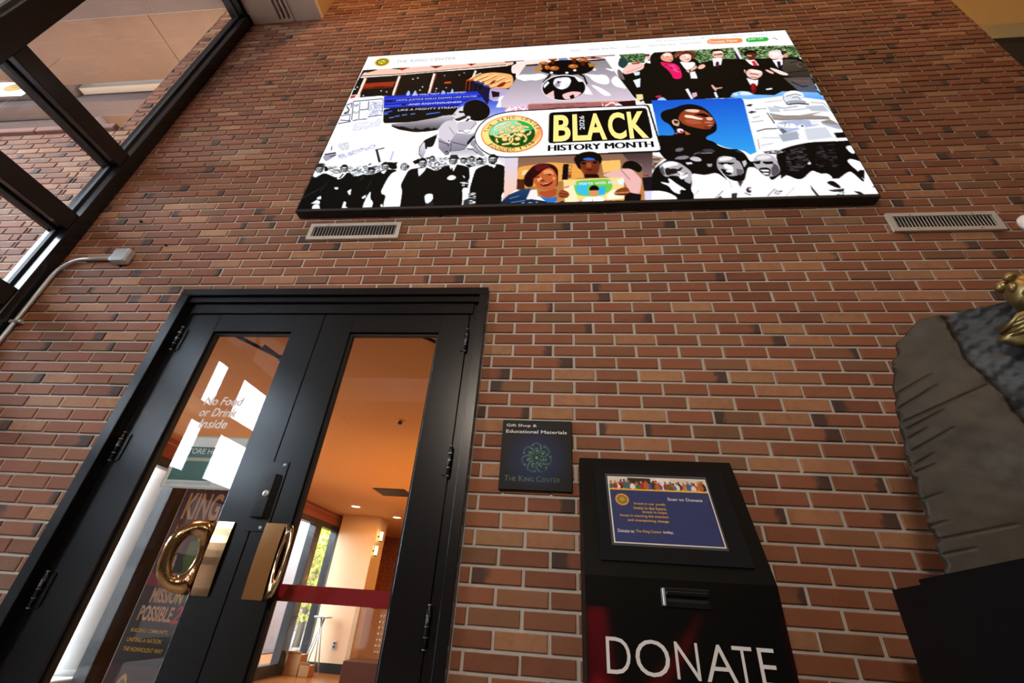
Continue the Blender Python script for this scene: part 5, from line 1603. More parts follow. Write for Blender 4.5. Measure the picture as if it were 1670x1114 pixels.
MB().frame_prism([(-7.14, 6.40), (-6.76, 6.37), (-6.60, 6.24), (-6.65, 6.10), (-7.14, 6.12)], (0, 0.5, 0), (1, 0, 0), (0, 0, 1), (0, 1, 0), 0.03).build('sign_board', M_WHITE, sgn)
oval = MB(); oval.frame_prism([(0.14 * math.cos(a) - 6.82, 0.085 * math.sin(a) + 6.25) for a in np.linspace(0, 2 * math.pi, 24, endpoint=False)], (0, 0.496, 0), (1, 0, 0), (0, 0, 1), (0, 1, 0), 0.004)
oval.build('emblem', mat('ochre_print', srgb('b08a3c'), 0.6), sgn)
MB().tube([(-6.7, 0.515, 6.38), (-6.7, 0.515, 6.995)], 0.002).build('hanger', M_ALU, sgn)
MB().tube([(-7.0, 0.515, 6.38), (-7.0, 0.515, 6.995)], 0.002).build('hanger', M_ALU, sgn)

# ------------------------------------------------------------------ door frame
fr = thing('trim_4', (-1.36, 0, 0), 'black steel frame around the double glass doors', None, None, 'structure')
def fpart(name, *b, ch=0.002): return MB().box(*b, ch).build(name, M_BLACK, fr)
fpart('header', DX0, DX1, -0.040, 0.10, 2.545, DZ + 0.002)
fpart('header_step', DX0 + .055, DX1 - .045, -0.022, 0.10, 2.507, 2.545)
fpart('door_head', DX0 + .09, DX1 - .075, -0.006, 0.10, 2.44, 2.507)
fpart('jamb_casing', DX0, DX0 + 0.055, -0.040, 0.10, 0, 2.545)
fpart('jamb_casing', DX1 - 0.045, DX1, -0.040, 0.10, 0, 2.545)
fpart('jamb_stop', DX0 + 0.055, DX0 + 0.111, 0.016, 0.10, 0, 2.507)
fpart('jamb_stop', DX1 - 0.092, DX1 - 0.045, 0.004, 0.10, 0, 2.507)

# ------------------------------------------------------------------ the two door leaves
M_DECAL = mat('white_vinyl_lettering', srgb('e4e2e0'), 0.5, var=0.03)
M_TAPE = mat('red_vinyl_tape', srgb('a01220'), 0.4, var=0.08)

def ring_plate(hole, rx, rz, W_, H_, n=48):
    """(outer, inner) outlines in (d, z) of a D plate with an oval hole"""
    out = []; inn = []
    for k in range(n):
        th = 2 * math.pi * k / n
        c, s_ = math.cos(th), math.sin(th)
        inn.append((hole + rx * c, rz * s_))
        # march to the D border
        lo, hi = 0.0, 0.5
        for _ in range(40):
            m = (lo + hi) / 2
            d, z = hole + m * c, m * s_
            inside = d >= 0 and abs(z) <= H_ and (d / W_) ** 2.6 + (abs(z) / H_) ** 2.6 <= 1
            lo, hi = (m, hi) if inside else (lo, m)
        out.append((hole + lo * c, lo * s_))
    return out, inn

def handle(leaf, side, xf0, xf1, zc, zh):
    """brass pull: flat flange on the stile, D plate with an oval hole folded outwards; side -1 folds to the left"""
    h = MB()
    n = 10
    vs = []
    for y in (-0.003, -0.0085):
        for i in range(n + 1):
            t = -1 + 2 * i / n
            bow = 0.006 * (1 - t * t)
            for x in (xf0, xf1):
                vs.append((x, y - bow, zc + zh * t))
    m = 2 * (n + 1); fs = []
    for i in range(n):
        a = 2 * i
        fs += [(m + a, m + a + 1, m + a + 3, m + a + 2), (a, a + 2, a + 3, a + 1), (a, m + a, m + a + 2, a + 2), (a + 1, a + 3, m + a + 3, m + a + 1)]
    fs += [(0, 1, m + 1, m), (2 * n, m + 2 * n, m + 2 * n + 1, 2 * n + 1)]
    h.add(vs, fs)
    flange = h.build('door_handle', M_BRASS, leaf)
    flange['label'] = 'polished brass pull plate with an oval finger hole'
    xr = xf0 if side < 0 else xf1
    out, inn = ring_plate(0.068, 0.036, 0.074, 0.150, zh)
    dirv = np.array([0.78 * side, -0.626, 0]); nv = np.array([-0.626 * side, -0.78, 0])
    p = MB(); o = np.array([xr, -0.006, zc]); k = len(out); V = []
    rings = []
    for pts, off in ((out, .0025), (out, -.0025), (inn, -.0025), (inn, .0025)):
        rings.append(pts)
        for d, z in pts:
            curl = 0.020 * (d / 0.14) ** 2
            V.append(o + dirv * d + np.array([0, 0, z]) + nv * (off + curl * 0.6))
    F = []
    for a in range(4):
        b = (a + 1) % 4
        for i in range(k):
            j = (i + 1) % k
            F.append((a * k + i, b * k + i, b * k + j, a * k + j))
    p.add(V, F, True)
    p.build('finger_plate', M_BRASS, flange)
    return flange

def leaf(name, label, x0, x1, s0, s1, zt=2.435):
    d = thing(name, ((x0 + x1) / 2, 0.02, 0.0), label, None, None, 'structure')
    a, b = s0, s1
    MB().box(x0, a, 0.0, 0.045, 0.012, zt, 0.0015).build('stile', M_BLACK, d)
    MB().box(b, x1, 0.0, 0.045, 0.012, zt, 0.0015).build('stile', M_BLACK, d)
    MB().box(a, b, 0.0015, 0.045, 2.322, zt, 0.001).build('top_rail', M_BLACK, d)
    MB().box(a, b, 0.0015, 0.045, 0.012, 0.26, 0.001).build('bottom_rail', M_BLACK, d)
    bead = MB(); t = 0.012
    for (p, q, r, s_) in ((a, a + t, .26, 2.322), (b - t, b, .26, 2.322), (a + t, b - t, .26, .26 + t), (a + t, b - t, 2.322 - t, 2.322)):
        bead.box(p, q, 0.018, 0.042, r, s_)
    bead.build('glazing_bead', M_RUBBER, d)
    MB().box(a + .004, b - .004, 0.030, 0.036, .265, 2.318).build('glass_pane', M_GLASS, d)
    return d

def hinges(d, x, zs_, sgn_):
    for (z0, z1) in zs_:
        h = MB().tube([(x, -0.014, z0), (x, -0.014, z1)], 0.0085, 12)
        h.box(min(x, x + sgn_ * .03), max(x, x + sgn_ * .03), -0.006, -0.001, z0 + .003, z1 - .003)
        o = h.build('hinge', M_BLACK, d)
        pin = MB()
        for zz in (z0 - .004, z1):
            pin.lathe([(0, 0), (.0075, 0), (.0075, .004), (0, .004)], (x, -0.014, zz), n=10)
        for kk in range(1, 4):
            pin.lathe([(.0092, 0), (.0092, .002)], (x, -0.014, z0 + (z1 - z0) * kk / 4), n=12)
        pin.build('hinge_pin', M_SCREW, o)

d1 = leaf('door_1', 'left black-framed glass door with white no-food lettering', -2.155, -1.364, -1.985, -1.525)
d2 = leaf('door_2', 'right black-framed glass door with the keyed lock guard', -1.360, -0.549, -1.190, -0.702)
hinges(d1, -2.167, ((2.195, 2.336), (1.588, 1.722), (0.995, 1.122), (0.30, 0.43)), 1)
hinges(d2, -0.545, ((2.203, 2.330), (1.578, 1.705), (0.966, 1.099), (0.30, 0.43)), -1)
handle(d1, -1, -1.512, -1.437, 1.212, 0.137)
handle(d2, 1, -1.294, -1.209, 1.214, 0.139)
for d, a, b in ((d2, -1.19, -0.702),):
    MB().box(a + .012, b - .012, 0.0365, 0.0375, 1.078, 1.137).build('tape_strip', M_TAPE, d)
NF = []
t = MB(); NF.append(t)
put_text(t, 'No Food', (-1.868, 0.0292, 1.893), (1, 0, 0), (0, 0, 1), 0.016, 0.16, width=0.203, height=0.046)
t = MB(); NF.append(t)
put_text(t, 'or Drink', (-1.868, 0.0292, 1.832), (1, 0, 0), (0, 0, 1), 0.016, 0.16, width=0.197, height=0.046)
t = MB(); NF.append(t)
put_text(t, 'Inside', (-1.842, 0.0292, 1.772), (1, 0, 0), (0, 0, 1), 0.016, 0.16, width=0.148, height=0.046)
for t in NF:
    t.build('lettering', M_DECAL, d1)['label'] = 'white notice lettering on the glass'
# lock guard over the meeting stiles
lg = MB().box(-1.383, -1.284, -0.005, -0.0005, 1.318, 1.612, 0.001).build('lock_guard', M_BLACK, d2)
lm_ = MB()
lm_.prism([(-1.378, -0.005), (-1.364, -0.030), (-1.312, -0.030), (-1.296, -0.005)], 2, 1.372, 1.552)
lm_.build('guard_cover', mat('gloss_black_steel', srgb('1d1b1c'), 0.2, var=0.1), lg)
cyl = MB().lathe([(0.0, -.006), (.011, -.006), (.0145, -.002), (.0145, .002)], (-1.328, -0.031, 1.466), (0, 1, 0), 20)
cyl.build('lock_cylinder', M_STEEL, lg)
MB().box(-1.3295, -1.3265, -0.0378, -0.036, 1.460, 1.473).build('keyhole', M_RUBBER, lg)
for sx_, sz_ in ((-1.302, 1.598), (-1.318, 1.333)):
    MB().lathe([(0, -.003), (.006, -.002), (.0075, 0)], (sx_, -0.005, sz_), (0, 1, 0), 12).build('screw', M_STEEL, lg)
# door closers on the inside
for d, segs in ((d1, (((-1.98, .09, 2.375), (-1.80, .36, 2.355)), ((-1.90, .30, 2.41), (-1.80, .36, 2.355)))), (d2, (((-0.93, .12, 2.42), (-0.66, .40, 2.42)),))):
    c_ = MB()
    for a, b in segs:
        c_.tube([a, b], 0.011, 8)
    c_.lathe([(0, -.015), (.02, -.015), (.02, .015), (0, .015)], segs[0][1], n=14)
    c_.box(segs[0][0][0] - .12, segs[0][0][0] + .12, 0.047, 0.10, 2.385, 2.432, 0.004)
    c_.build('door_closer', M_BLACK, d)

# paper notice taped inside the left pane
paper_ops = """0 196 191 184 0 0 1000 0 1000 1000 0 1000
0 236 233 230 20 20 980 20 980 980 20 980
2 47 90 74 58 106 88 60 210 940 210 940 860 60 860
0 180 168 144 60 430 940 410 940 470 60 500
0 200 208 216 60 880 700 870 700 930 60 940"""
M_PRINT = col_mat('printed_paper')
ps = thing('paper_notice', (-1.73, 0.04, 1.61), 'green and white paper notice taped inside the left door glass', 'notice')
MB().box(-1.905, -1.553, 0.0405, 0.0412, 1.487, 1.733).build('sheet', M_WHITE, ps)
color_grid('print', raster(paper_ops, 120, 90, sx=1000, sy=1000), (-1.903, 0.0398, 1.731), (0.348, 0, 0), (0, 0, -0.242), M_PRINT, ps)
t = MB(); put_text(t, 'STORE HOURS', (-1.86, 0.0392, 1.647), (1, 0, 0), (0, 0, 1), 0.012, width=0.24, height=0.026)
t.build('lettering', M_DECAL, ps)

# ------------------------------------------------------------------ the video screen
sc_ = thing('video_screen', (-0.02, 0, 3.21), 'large wall-mounted video screen showing a colourful photo collage', 'screen')
SX0, SX1, SZ0, SZ1, SY = -1.772, 1.727, 3.203, 5.19, -0.066
hb = MB().box(SX0, SX1, SY + 0.001, -0.004, SZ0, SZ1, 0.003).build('housing', M_RUBBER, sc_)
DPX0, DPX1, DPZ0, DPZ1 = SX0 + 0.010, SX1 - 0.010, SZ0 + 0.022, SZ1 - 0.008
img = raster(ART, 1500, 840)
img = np.clip((img - 0.5) * 1.12 + 0.48, 0, 1)
img = (img[0::2, 0::2] + img[1::2, 0::2] + img[0::2, 1::2] + img[1::2, 1::2]) / 4
img = img[:412, 2:748]
dsp = color_grid('display', img, (DPX0, SY, DPZ1), (DPX1 - DPX0, 0, 0), (0, 0, DPZ0 - DPZ1), col_mat('screen_picture', 1.05), sc_)
dsp['label'] = 'lit screen picture, a collage of photographs'
def suv(u, v): return np.array([DPX0 + u * (DPX1 - DPX0), SY - 0.0012, DPZ1 + v * 1.019 * (DPZ0 - DPZ1)])
DW, DH = DPX1 - DPX0, DPZ1 - DPZ0
M_L = {'y': emit('lit_cream', srgb('fbe488'), 1.2), 'k': emit('lit_black', (0.006, 0.006, 0.008), 1.0), 'w': emit('lit_white', (0.9, 0.92, 1), 0.9),
       'g': emit('lit_grey', srgb('a9adbb'), 1.0), 'r': emit('lit_maroon', srgb('7a2414'), 1.0)}
def stext(mk, items):
    for body, u0, v1, wd, ht, bold in items:
        t = MB()
        put_text(t, body, suv(u0, v1), (1, 0, 0), (0, 0, 1), bold, width=wd * DW, height=ht * DH)
        t.build('lettering', M_L[mk], dsp)
# BLACK: B, L with a long foot under the A, A, C, K
tb = MB()
for ch_, u0, wd in (('B', .4725, .034), ('A', .5365, .040), ('C', .5805, .034), ('K', .6195, .036)):
    put_text(tb, ch_, suv(u0, .677), (1, 0, 0), (0, 0, 1), 0.03, width=wd * DW, height=.160 * DH)
lx = suv(.5105, .677)
tb.add([lx + np.array(p) for p in ((0, 0, 0), (.036 * DW, 0, 0), (.036 * DW, 0, .030 * DH), (.0095 * DW, 0, .030 * DH), (.0095 * DW, 0, .160 * DH), (0, 0, .160 * DH))], [(0, 1, 2, 3, 4, 5)])
tb.build('lettering', M_L['y'], dsp)
t = MB(); put_text(t, '2026', suv(.5345, .615), (0, 0, 1), (-1, 0, 0), 0.012, width=.085 * DH, height=.010 * DW); t.build('lettering', M_L['w'], dsp)
t = MB()
for du in (-.0012, -.0006, 0.0, .0006, .0012):
    put_text(t, 'HISTORY MONTH', suv(.4635 + du, .728), (1, 0, 0), (0, 0, 1), 0.0, width=.197 * DW, height=.033 * DH)
t.build('lettering', M_L['k'], dsp)
stext('w', [('Donate Now', .8265, .069, .062, .022, .02), ('Join Us', .9105, .068, .034, .022, .02),
            ('WE WILL NOT BE SATISFIED', .150, .340, .125, .012, 0), ('UNTIL JUSTICE ROLLS DOWN LIKE WATER', .118, .375, .185, .013, 0),
            ('AND RIGHTEOUSNESS', .150, .407, .120, .013, 0), ('LIKE A MIGHTY STREAM', .130, .443, .135, .013, 0),
            ('It starts with Me!', .510, .905, .078, .016, .02)])
stext('g', [('THE', .082, .072, .028, .022, 0), ('KING', .118, .072, .042, .022, 0), ('CENTER', .168, .072, .064, .022, 0), ('Visit', .509, .067, .024, .015, 0), ('What We Do', .551, .067, .066, .015, 0),
            ('Events', .640, .067, .032, .015, 0), ('Who We Are', .690, .067, .060, .015, 0), ('King Holiday', .763, .067, .046, .017, 0),
            ('The Archives Research', .708, .030, .090, .011, 0), ('Books Store', .812, .030, .056, .011, 0), ('News', .880, .030, .026, .011, 0), ('Contact', .918, .030, .040, .011, 0)])
stext('k', [('CORETTA SCOTT KING', .449, .4555, .090, .0085, .006), ('1927 - 2006', .473, .4715, .042, .0085, .006)])
t = MB()
def ring_text(mb, body, cu, cv_, ru, rv, a0, a1, size, flip=False):
    for i, ch_ in enumerate(body):
        if ch_ == ' ': continue
        a = math.radians(a0 + (a1 - a0) * i / (len(body) - 1))
        c = suv(cu + ru * math.cos(a), cv_ - rv * math.sin(a))
        tx = np.array([math.sin(a), 0, -math.cos(a)]) * (-1 if flip else 1)
        ty = np.array([math.cos(a), 0, math.sin(a)]) * (-1 if flip else 1)
        put_text(mb, ch_, c - tx * size * .35 - ty * size * .5, tx, ty, 0.01, width=size * (.25 if ch_ in 'I1' else .7), height=size)
ring_text(t, 'THE', .3888, .617, .0535, .0955, 168, 145.7, .034); t.build('lettering', M_L['r'], dsp); t = MB()
ring_text(t, 'KING', .3888, .617, .0535, .0955, 123.4, 90.0, .034); t.build('lettering', M_L['r'], dsp); t = MB()
ring_text(t, 'CENTER', .3888, .617, .0535, .0955, 67.7, 12, .034)
t.build('lettering', M_L['r'], dsp); t = MB()
ring_text(t, 'FOUNDED', .3888, .617, .0535, .0955, 222, 276.5, .034, True); t.build('lettering', M_L['r'], dsp); t = MB()
ring_text(t, '1968', .3888, .617, .0535, .0955, 294.7, 322, .034, True)
t.build('lettering', M_L['r'], dsp)

# ------------------------------------------------------------------ air vents
def vent(x0, x1, z0, z1, label, n=28):
    v = thing('air_vent', ((x0 + x1) / 2, 0, z0), label, 'vent', 'air vents below the screen')
    b = 0.026
    f = MB(); y0, y1 = -0.016, -0.002
    for poly in (((x0, z0), (x1, z0), (x1 - b, z0 + b), (x0 + b, z0 + b)), ((x1, z0), (x1, z1), (x1 - b, z1 - b), (x1 - b, z0 + b)),
                 ((x1, z1), (x0, z1), (x0 + b, z1 - b), (x1 - b, z1 - b)), ((x0, z1), (x0, z0), (x0 + b, z0 + b), (x0 + b, z1 - b))):
        f.frame_prism(poly, (0, y0, 0), (1, 0, 0), (0, 0, 1), (0, 1, 0), y1 - y0)
    f.build('frame', M_VENT, v)
    MB().box(x0 + b, x1 - b, -0.0015, 0.002, z0 + b, z1 - b).build('duct_shade', M_RUBBER, v)  # flat black plate painted as the dark depth behind the louvers
    for k in range(n):
        x = x0 + b + (x1 - x0 - 2 * b) * (k + .5) / n
        MB().prism([(x - .0009, -0.0085), (x + .0009, -0.0085), (x + .0011, -0.0125), (x - .0011, -0.0125)], 2, z0 + b, z1 - b).build('louver', M_VENT, v)
    for sx_ in (x0 + .12, x1 - .12):
        for sz_ in (z0 + b / 2, z1 - b / 2):
            MB().lathe([(0, -.0035), (.0045, -.002), (.0055, 0)], (sx_, y0, sz_), (0, 1, 0), 10).build('screw', M_SCREW, v)
vent(-1.662, -1.062, 3.004, 3.141, 'metal louvered vent below the screen\'s left corner')
vent(1.744, 2.298, 2.984, 3.122, 'metal louvered vent below the screen\'s right corner')

# ------------------------------------------------------------------ conduit with junction box
cn = thing('electrical_conduit', (-2.85, 0, 2.86), 'thin metal conduit bending into a square junction box', 'conduit')
path = [(-3.262, -0.018, 0.0), (-3.262, -0.018, 2.70)]
for a in np.linspace(180, 90, 9):
    path.append((-3.262 + 0.145 + 0.145 * math.cos(math.radians(a)), -0.018, 2.713 + 0.145 * math.sin(math.radians(a))))
path += [(-2.90, -0.020, 2.862)]
MB().tube(path, 0.0115, 14).build('pipe', M_STEEL, cn)
MB().lathe([(.0115, 0), (.017, 0), (.017, .03), (.0115, .03)], (-2.925, -0.020, 2.862), (1, 0, 0), 12).build('connector', M_STEEL, cn)
MB().box(-2.897, -2.790, -0.050, -0.003, 2.815, 2.918, 0.008).build('box_body', M_STEEL, cn)
MB().box(-2.895, -2.792, -0.053, -0.0505, 2.817, 2.916, 0.001).build('box_cover', M_STEEL, cn)
for sx_, sz_ in ((-2.885, 2.905), (-2.802, 2.828)):
    MB().lathe([(0, -.003), (.004, -.002), (.005, 0)], (sx_, -0.053, sz_), (0, 1, 0), 10).build('screw', M_SCREW, cn)
for zz in (2.36, 1.4):
    MB().box(-3.29, -3.215, -0.031, -0.003, zz, zz + .018, 0.002).build('strap', M_STEEL, cn)
for (nx, nz, lab) in ((-2.62, 2.985, 'small dark plug in the brick right of the junction box'), (-2.93, 3.215, 'small dark plug in the brick above the junction box')):
    hk = MB().lathe([(0, -.012), (.006, -.012), (.009, -.006), (.009, 0), (0.0, 0)], (nx, 0.0, nz), (0, 1, 0), 12)
    hk.lathe([(0, -.016), (.003, -.016), (.003, -.012)], (nx, 0, nz), (0, 1, 0), 8)
    tag(hk.build('wall_plug', M_RUBBER), lab, 'plug')

# ------------------------------------------------------------------ wall plaque
def knot(mb, c, u, v, R, off):
    """interlaced figures: arcs around a rosette with dots, flat strips"""
    c, u, v, off = (np.array(a, float) for a in (c, u, v, off))
    P = lambda r, a: c + off + u * r * math.sin(a) + v * r * math.cos(a)
    def strip(pts, wd):
        for (r0, a0), (r1, a1) in zip(pts[:-1], pts[1:]):
            p, q = P(r0, a0), P(r1, a1)
            d = q - p; d /= np.linalg.norm(d); nn = np.cross(d, np.cross(u, v)); nn /= np.linalg.norm(nn)
            e_ = d * wd * .25
            mb.add([p - e_ + nn * wd / 2, q + e_ + nn * wd / 2, q + e_ - nn * wd / 2, p - e_ - nn * wd / 2], [(0, 1, 2, 3)])
    n = 7
    for k in range(n):
        a = 2 * math.pi * k / n
        strip([(R * (.93 + .07 * math.sin(math.pi * s_)), a - .36 + .60 * s_) for s_ in np.linspace(0, 1, 7)], R * .13)
        strip([(R * (.93 - .42 * s_), a + .24 + .30 * s_) for s_ in np.linspace(0, 1, 5)], R * .11)
        strip([(R * (.15 + .5 * s_), a + .9 * s_) for s_ in np.linspace(0, 1, 6)], R * .13)
        q = P(R * .52, a)
        mb.add([q + u * R * .10 * math.cos(t_) + v * R * .10 * math.sin(t_) for t_ in np.linspace(0, 2 * math.pi, 12, endpoint=False)], [tuple(range(12))])
    mb.add([c + off + u * R * .2 * math.cos(t_) + v * R * .2 * math.sin(t_) for t_ in np.linspace(0, 2 * math.pi, 16, endpoint=False)], [tuple(range(16))])

def plaque_face():
    q = NT('plaque_print')
    tc = q.n('NewGeometry')
    sub = q.n('VectorMath', operation='SUBTRACT'); q.link(tc.outputs['Position'], sub.inputs[0]); sub.inputs[1].default_value = (-0.168, 0, 1.665)
    ln = q.n('VectorMath', operation='LENGTH'); q.link(sub.outputs[0], ln.inputs[0])
    q.link(q.ramp(q.math('DIVIDE', ln.outputs['Value'], 0.155), [(0.0, srgb('26366e')), (0.45, srgb('18224a')), (0.95, srgb('07070a'))]), q.b.inputs['Base Color'])
    q.b.inputs['Roughness'].default_value = 0.55
    q.b.inputs['Specular IOR Level'].default_value = 0.25
    return q.m
pl = thing('wall_plaque', (-0.17, 0, 1.53), 'square black shop plaque with green emblem left of donation box', 'plaque')
MB().box(-0.323, -0.014, -0.014, 0.0, 1.530, 1.838, 0.002).build('plate', plaque_face(), pl)
t = MB()
put_text(t, 'Gift Shop &', (-0.306, -0.0146, 1.803), (1, 0, 0), (0, 0, 1), 0.012, width=0.137, height=0.0165)
t.build('lettering', M_DECAL, pl); t = MB()
put_text(t, 'Educational Materials', (-0.306, -0.0146, 1.777), (1, 0, 0), (0, 0, 1), 0.012, width=0.270, height=0.0150)
t.build('lettering', M_DECAL, pl)
M_GREEN = mat('green_print', srgb('12704a'), 0.4, var=0.1)
t = MB(); knot(t, (-0.166, -0.0146, 1.668), (1, 0, 0), (0, 0, 1), 0.063, (0, 0, 0)); t.build('emblem', M_GREEN, pl)
t = MB()
M_GREEN2 = mat('dark_green_print', srgb('0f4c33'), 0.4, var=0.1)
xx = -0.301
for wd_, s1, s2 in (('THE', .0235, .0175), ('KING', .0235, .0175), ('CENTER', .0235, .0175)):
    for i, ch_ in enumerate(wd_):
        h_ = s1 if i == 0 else s2
        a_ = text_geo(ch_)[2]
        put_text(t, ch_, (xx, -0.0146, 1.566), (1, 0, 0), (0, 0, 1), 0.0, height=h_)
        xx += a_ * h_ + .0030
    xx += .0085
    t.build('lettering', M_GREEN2, pl); t = MB()

# ------------------------------------------------------------------ donation box
M_KIOSK = mat('kiosk_black', srgb('080706'), 0.55, var=0.2, scale=5, spec=0.12)
KX0, KX1, KY = 0.013, 0.599, -0.275
kb = thing('donation_box', (0.306, -0.14, 0), 'tall black donation box with sloped top and white lettering', 'donation box')
MB().prism([(KX0, -0.012), (KX1, -0.012), (KX1, KY), (KX0, KY)], 2, 0, 0.001) if False else None
body = MB(); body.prism([(-0.012, 0.0), (-0.012, 1.646), (-0.100, 1.648), (KY, 1.215), (KY, 0.0)], 0, KX0, KX1); body.build('body', M_KIOSK, kb)
kv = np.array([0, .175, .431]); kv /= np.linalg.norm(kv); kn = np.array([0, -kv[2], kv[1]]); ko = np.array([0, KY, 1.215]); ku = np.array([1.0, 0, 0])
def kp(x, s_, h=0.0): return ko + ku * x + kv * s_ + kn * h
def ksheet(mb, x0, x1, s0, s1, h0, h1):
    return mb.frame_prism([(x0, s0), (x1, s0), (x1, s1), (x0, s1)], ko + kn * h1, ku, kv, -kn, h1 - h0)
ksheet(MB(), 0.068, 0.549, 0.048, 0.415, 0.0, 0.006).build('poster_frame', mat('charcoal_board', srgb('17171b'), 0.8, var=0.1, spec=0.1), kb)
ksheet(MB(), 0.108, 0.486, 0.100, 0.390, 0.006, 0.0068).build('poster_sleeve', mat('clear_sleeve', srgb('4c4a4c'), 0.15, var=0.1), kb)
psh = ksheet(MB(), 0.116, 0.480, 0.108, 0.377, 0.0068, 0.0078).build('poster_sheet', M_WHITE, kb)
rng_ = random.Random(5)
ops = ['0 29 47 102 0 0 1000 0 1000 1000 0 1000', '0 216 207 192 0 0 1000 0 1000 190 0 190', '0 33 22 15 200 0 440 0 440 190 200 190', '0 236 228 226 500 0 640 0 640 190 500 190']
for k in range(46):
    x = rng_.randint(0, 980); y = rng_.randint(20, 90); c = rng_.choice(['160 32 40', '200 160 32', '44 90 156', '20 16 20', '232 224 220', '106 74 48', '56 106 64', '184 90 40', '64 28 28'])
    s_ = rng_.choice(['90 52 32', '138 84 52', '196 138 100', '44 24 16'])
    ops.append('0 %s %d %d %d %d %d %d %d %d %d %d' % (c, x - 28, 190, x - 22, y + 50, x, y + 30, x + 24, y + 52, x + 30, 190))
    ops.append('0 %s %d %d %d %d %d %d %d %d %d %d' % (s_, x - 12, y + 10, x, y - 6, x + 13, y + 10, x + 9, y + 36, x - 9, y + 36))
ops += ['0 232 184 36 0 190 1000 190 1000 214 0 214']
pr = color_grid('print', raster('\n'.join(ops), 180, 130, sx=1000, sy=1000), kp(0.120, 0.373, 0.0082), ku * 0.356, -kv * 0.261, M_PRINT, psh)
def pxy(u_, v_, h=0.0088): return kp(0.120 + u_ * 0.356, 0.373 - v_ * 0.261, h)
M_GOLDP = mat('gold_print', srgb('e0b030'), 0.5, var=0.08)
for body_, v_, w_ in (('Invest in our youth.', .455, .315), ('Invest in the future.', .518, .325), ('Invest in hope.', .582, .245), ('Invest in meeting the moment', .645, .470), ('and championing change.', .712, .400)):
    t = MB(); put_text(t, body_, pxy(.545, v_), ku, kv, 0.008, width=w_ * .356, height=.047 * .261, align='R'); t.build('lettering', M_GOLDP, psh)
t = MB()
put_text(t, 'The King Center', pxy(.205, .868), ku, kv, 0.008, width=.245 * .356, height=.047 * .261)
t.build('lettering', M_GOLDP, psh)
t = MB()
put_text(t, 'Scan to Donate', pxy(.575, .36), ku, kv, 0.01, width=.345 * .356, height=.047 * .261)
t.build('lettering', M_DECAL, psh); t = MB()
put_text(t, 'Donate to', pxy(.035, .868), ku, kv, 0.008, width=.155 * .356, height=.047 * .261)
t.build('lettering', M_DECAL, psh); t = MB()
put_text(t, 'today.', pxy(.462, .868), ku, kv, 0.008, width=.100 * .356, height=.052 * .261)
t.build('lettering', M_DECAL, psh)
t = MB(); cc = pxy(.115, .37, .0086)
t.add([cc + ku * .0245 * math.cos(a) + kv * .0245 * math.sin(a) for a in np.linspace(0, 2 * math.pi, 28, endpoint=False)], [tuple(range(28))])
t.build('emblem_ring', mat('orange_print', srgb('e09a3c'), 0.5), psh)
t = MB(); cc = pxy(.115, .37, .0089)
t.add([cc + ku * .019 * math.cos(a) + kv * .019 * math.sin(a) for a in np.linspace(0, 2 * math.pi, 28, endpoint=False)], [tuple(range(28))])
t.build('emblem_field', M_GREEN2, psh)
t = MB(); knot(t, pxy(.115, .37, .0092), ku, kv, 0.017, (0, 0, 0)); t.build('emblem', M_GOLDP, psh)
# money slot with its hood
sl = MB().box(0.245, 0.392, KY - 0.006, KY, 1.140, 1.192, 0.002).build('money_slot', mat('slot_black', srgb('18181b'), 0.25), kb)
MB().box(0.258, 0.385, KY - 0.022, KY - 0.006, 1.172, 1.182, 0.002).build('slot_lip', M_BLACK, sl)
MB().box(0.248, 0.257, KY - 0.014, KY - 0.006, 1.142, 1.190, 0.002).build('slot_hinge', M_STEEL, sl)
MB().box(0.262, 0.382, KY - 0.0066, KY - 0.0058, 1.154, 1.162).build('slot_opening', M_RUBBER, sl)
# printed front panel: black with dark red sweeps
front_ops = """0 12 11 11 0 0 1000 0 1000 1000 0 1000
2 92 10 18 12 10 10 0 0 110 0 150 180 190 420 150 560 60 700 0 760
2 104 14 20 44 8 10 0 330 120 230 240 190 420 110 560 20 600 0 470 120 330 200 180 270 60 400 0 470
2 140 24 22 66 12 12 0 190 60 160 160 220 260 260 200 330 90 300 0 280
2 76 18 18 50 10 12 200 230 330 180 420 130 360 220 260 300 200 330
0 21 10 12 0 760 150 560 300 700 0 1000"""
im = raster(front_ops, 120, 240, sx=1000, sy=1000)
for _ in range(14):
    im = (im + np.roll(im, 1, 0) + np.roll(im, -1, 0) + np.roll(im, 1, 1) + np.roll(im, -1, 1)) / 5
color_grid('front_print', im, (KX0 + .001, KY - 0.0008, 1.130), (KX1 - KX0 - .002, 0, 0), (0, 0, -1.08), col_mat('front_panel_print', None, 0.45, 0.12), kb)
t = MB()
for ch_, x0_, w_ in (('D', .070, .070), ('O', .154, .098), ('N', .268, .066), ('A', .350, .086), ('T', .430, .055), ('E', .500, .047)):
    V, F, asp = text_geo(ch_)
    put_text(t, ch_, (x0_, KY - 0.0022, 0.964), (1, 0, 0), (0, 0, 1), -0.008, width=w_, height=0.089)
t.build('lettering', mat('silver_lettering', srgb('eceaec'), 0.4, var=0.05), kb)

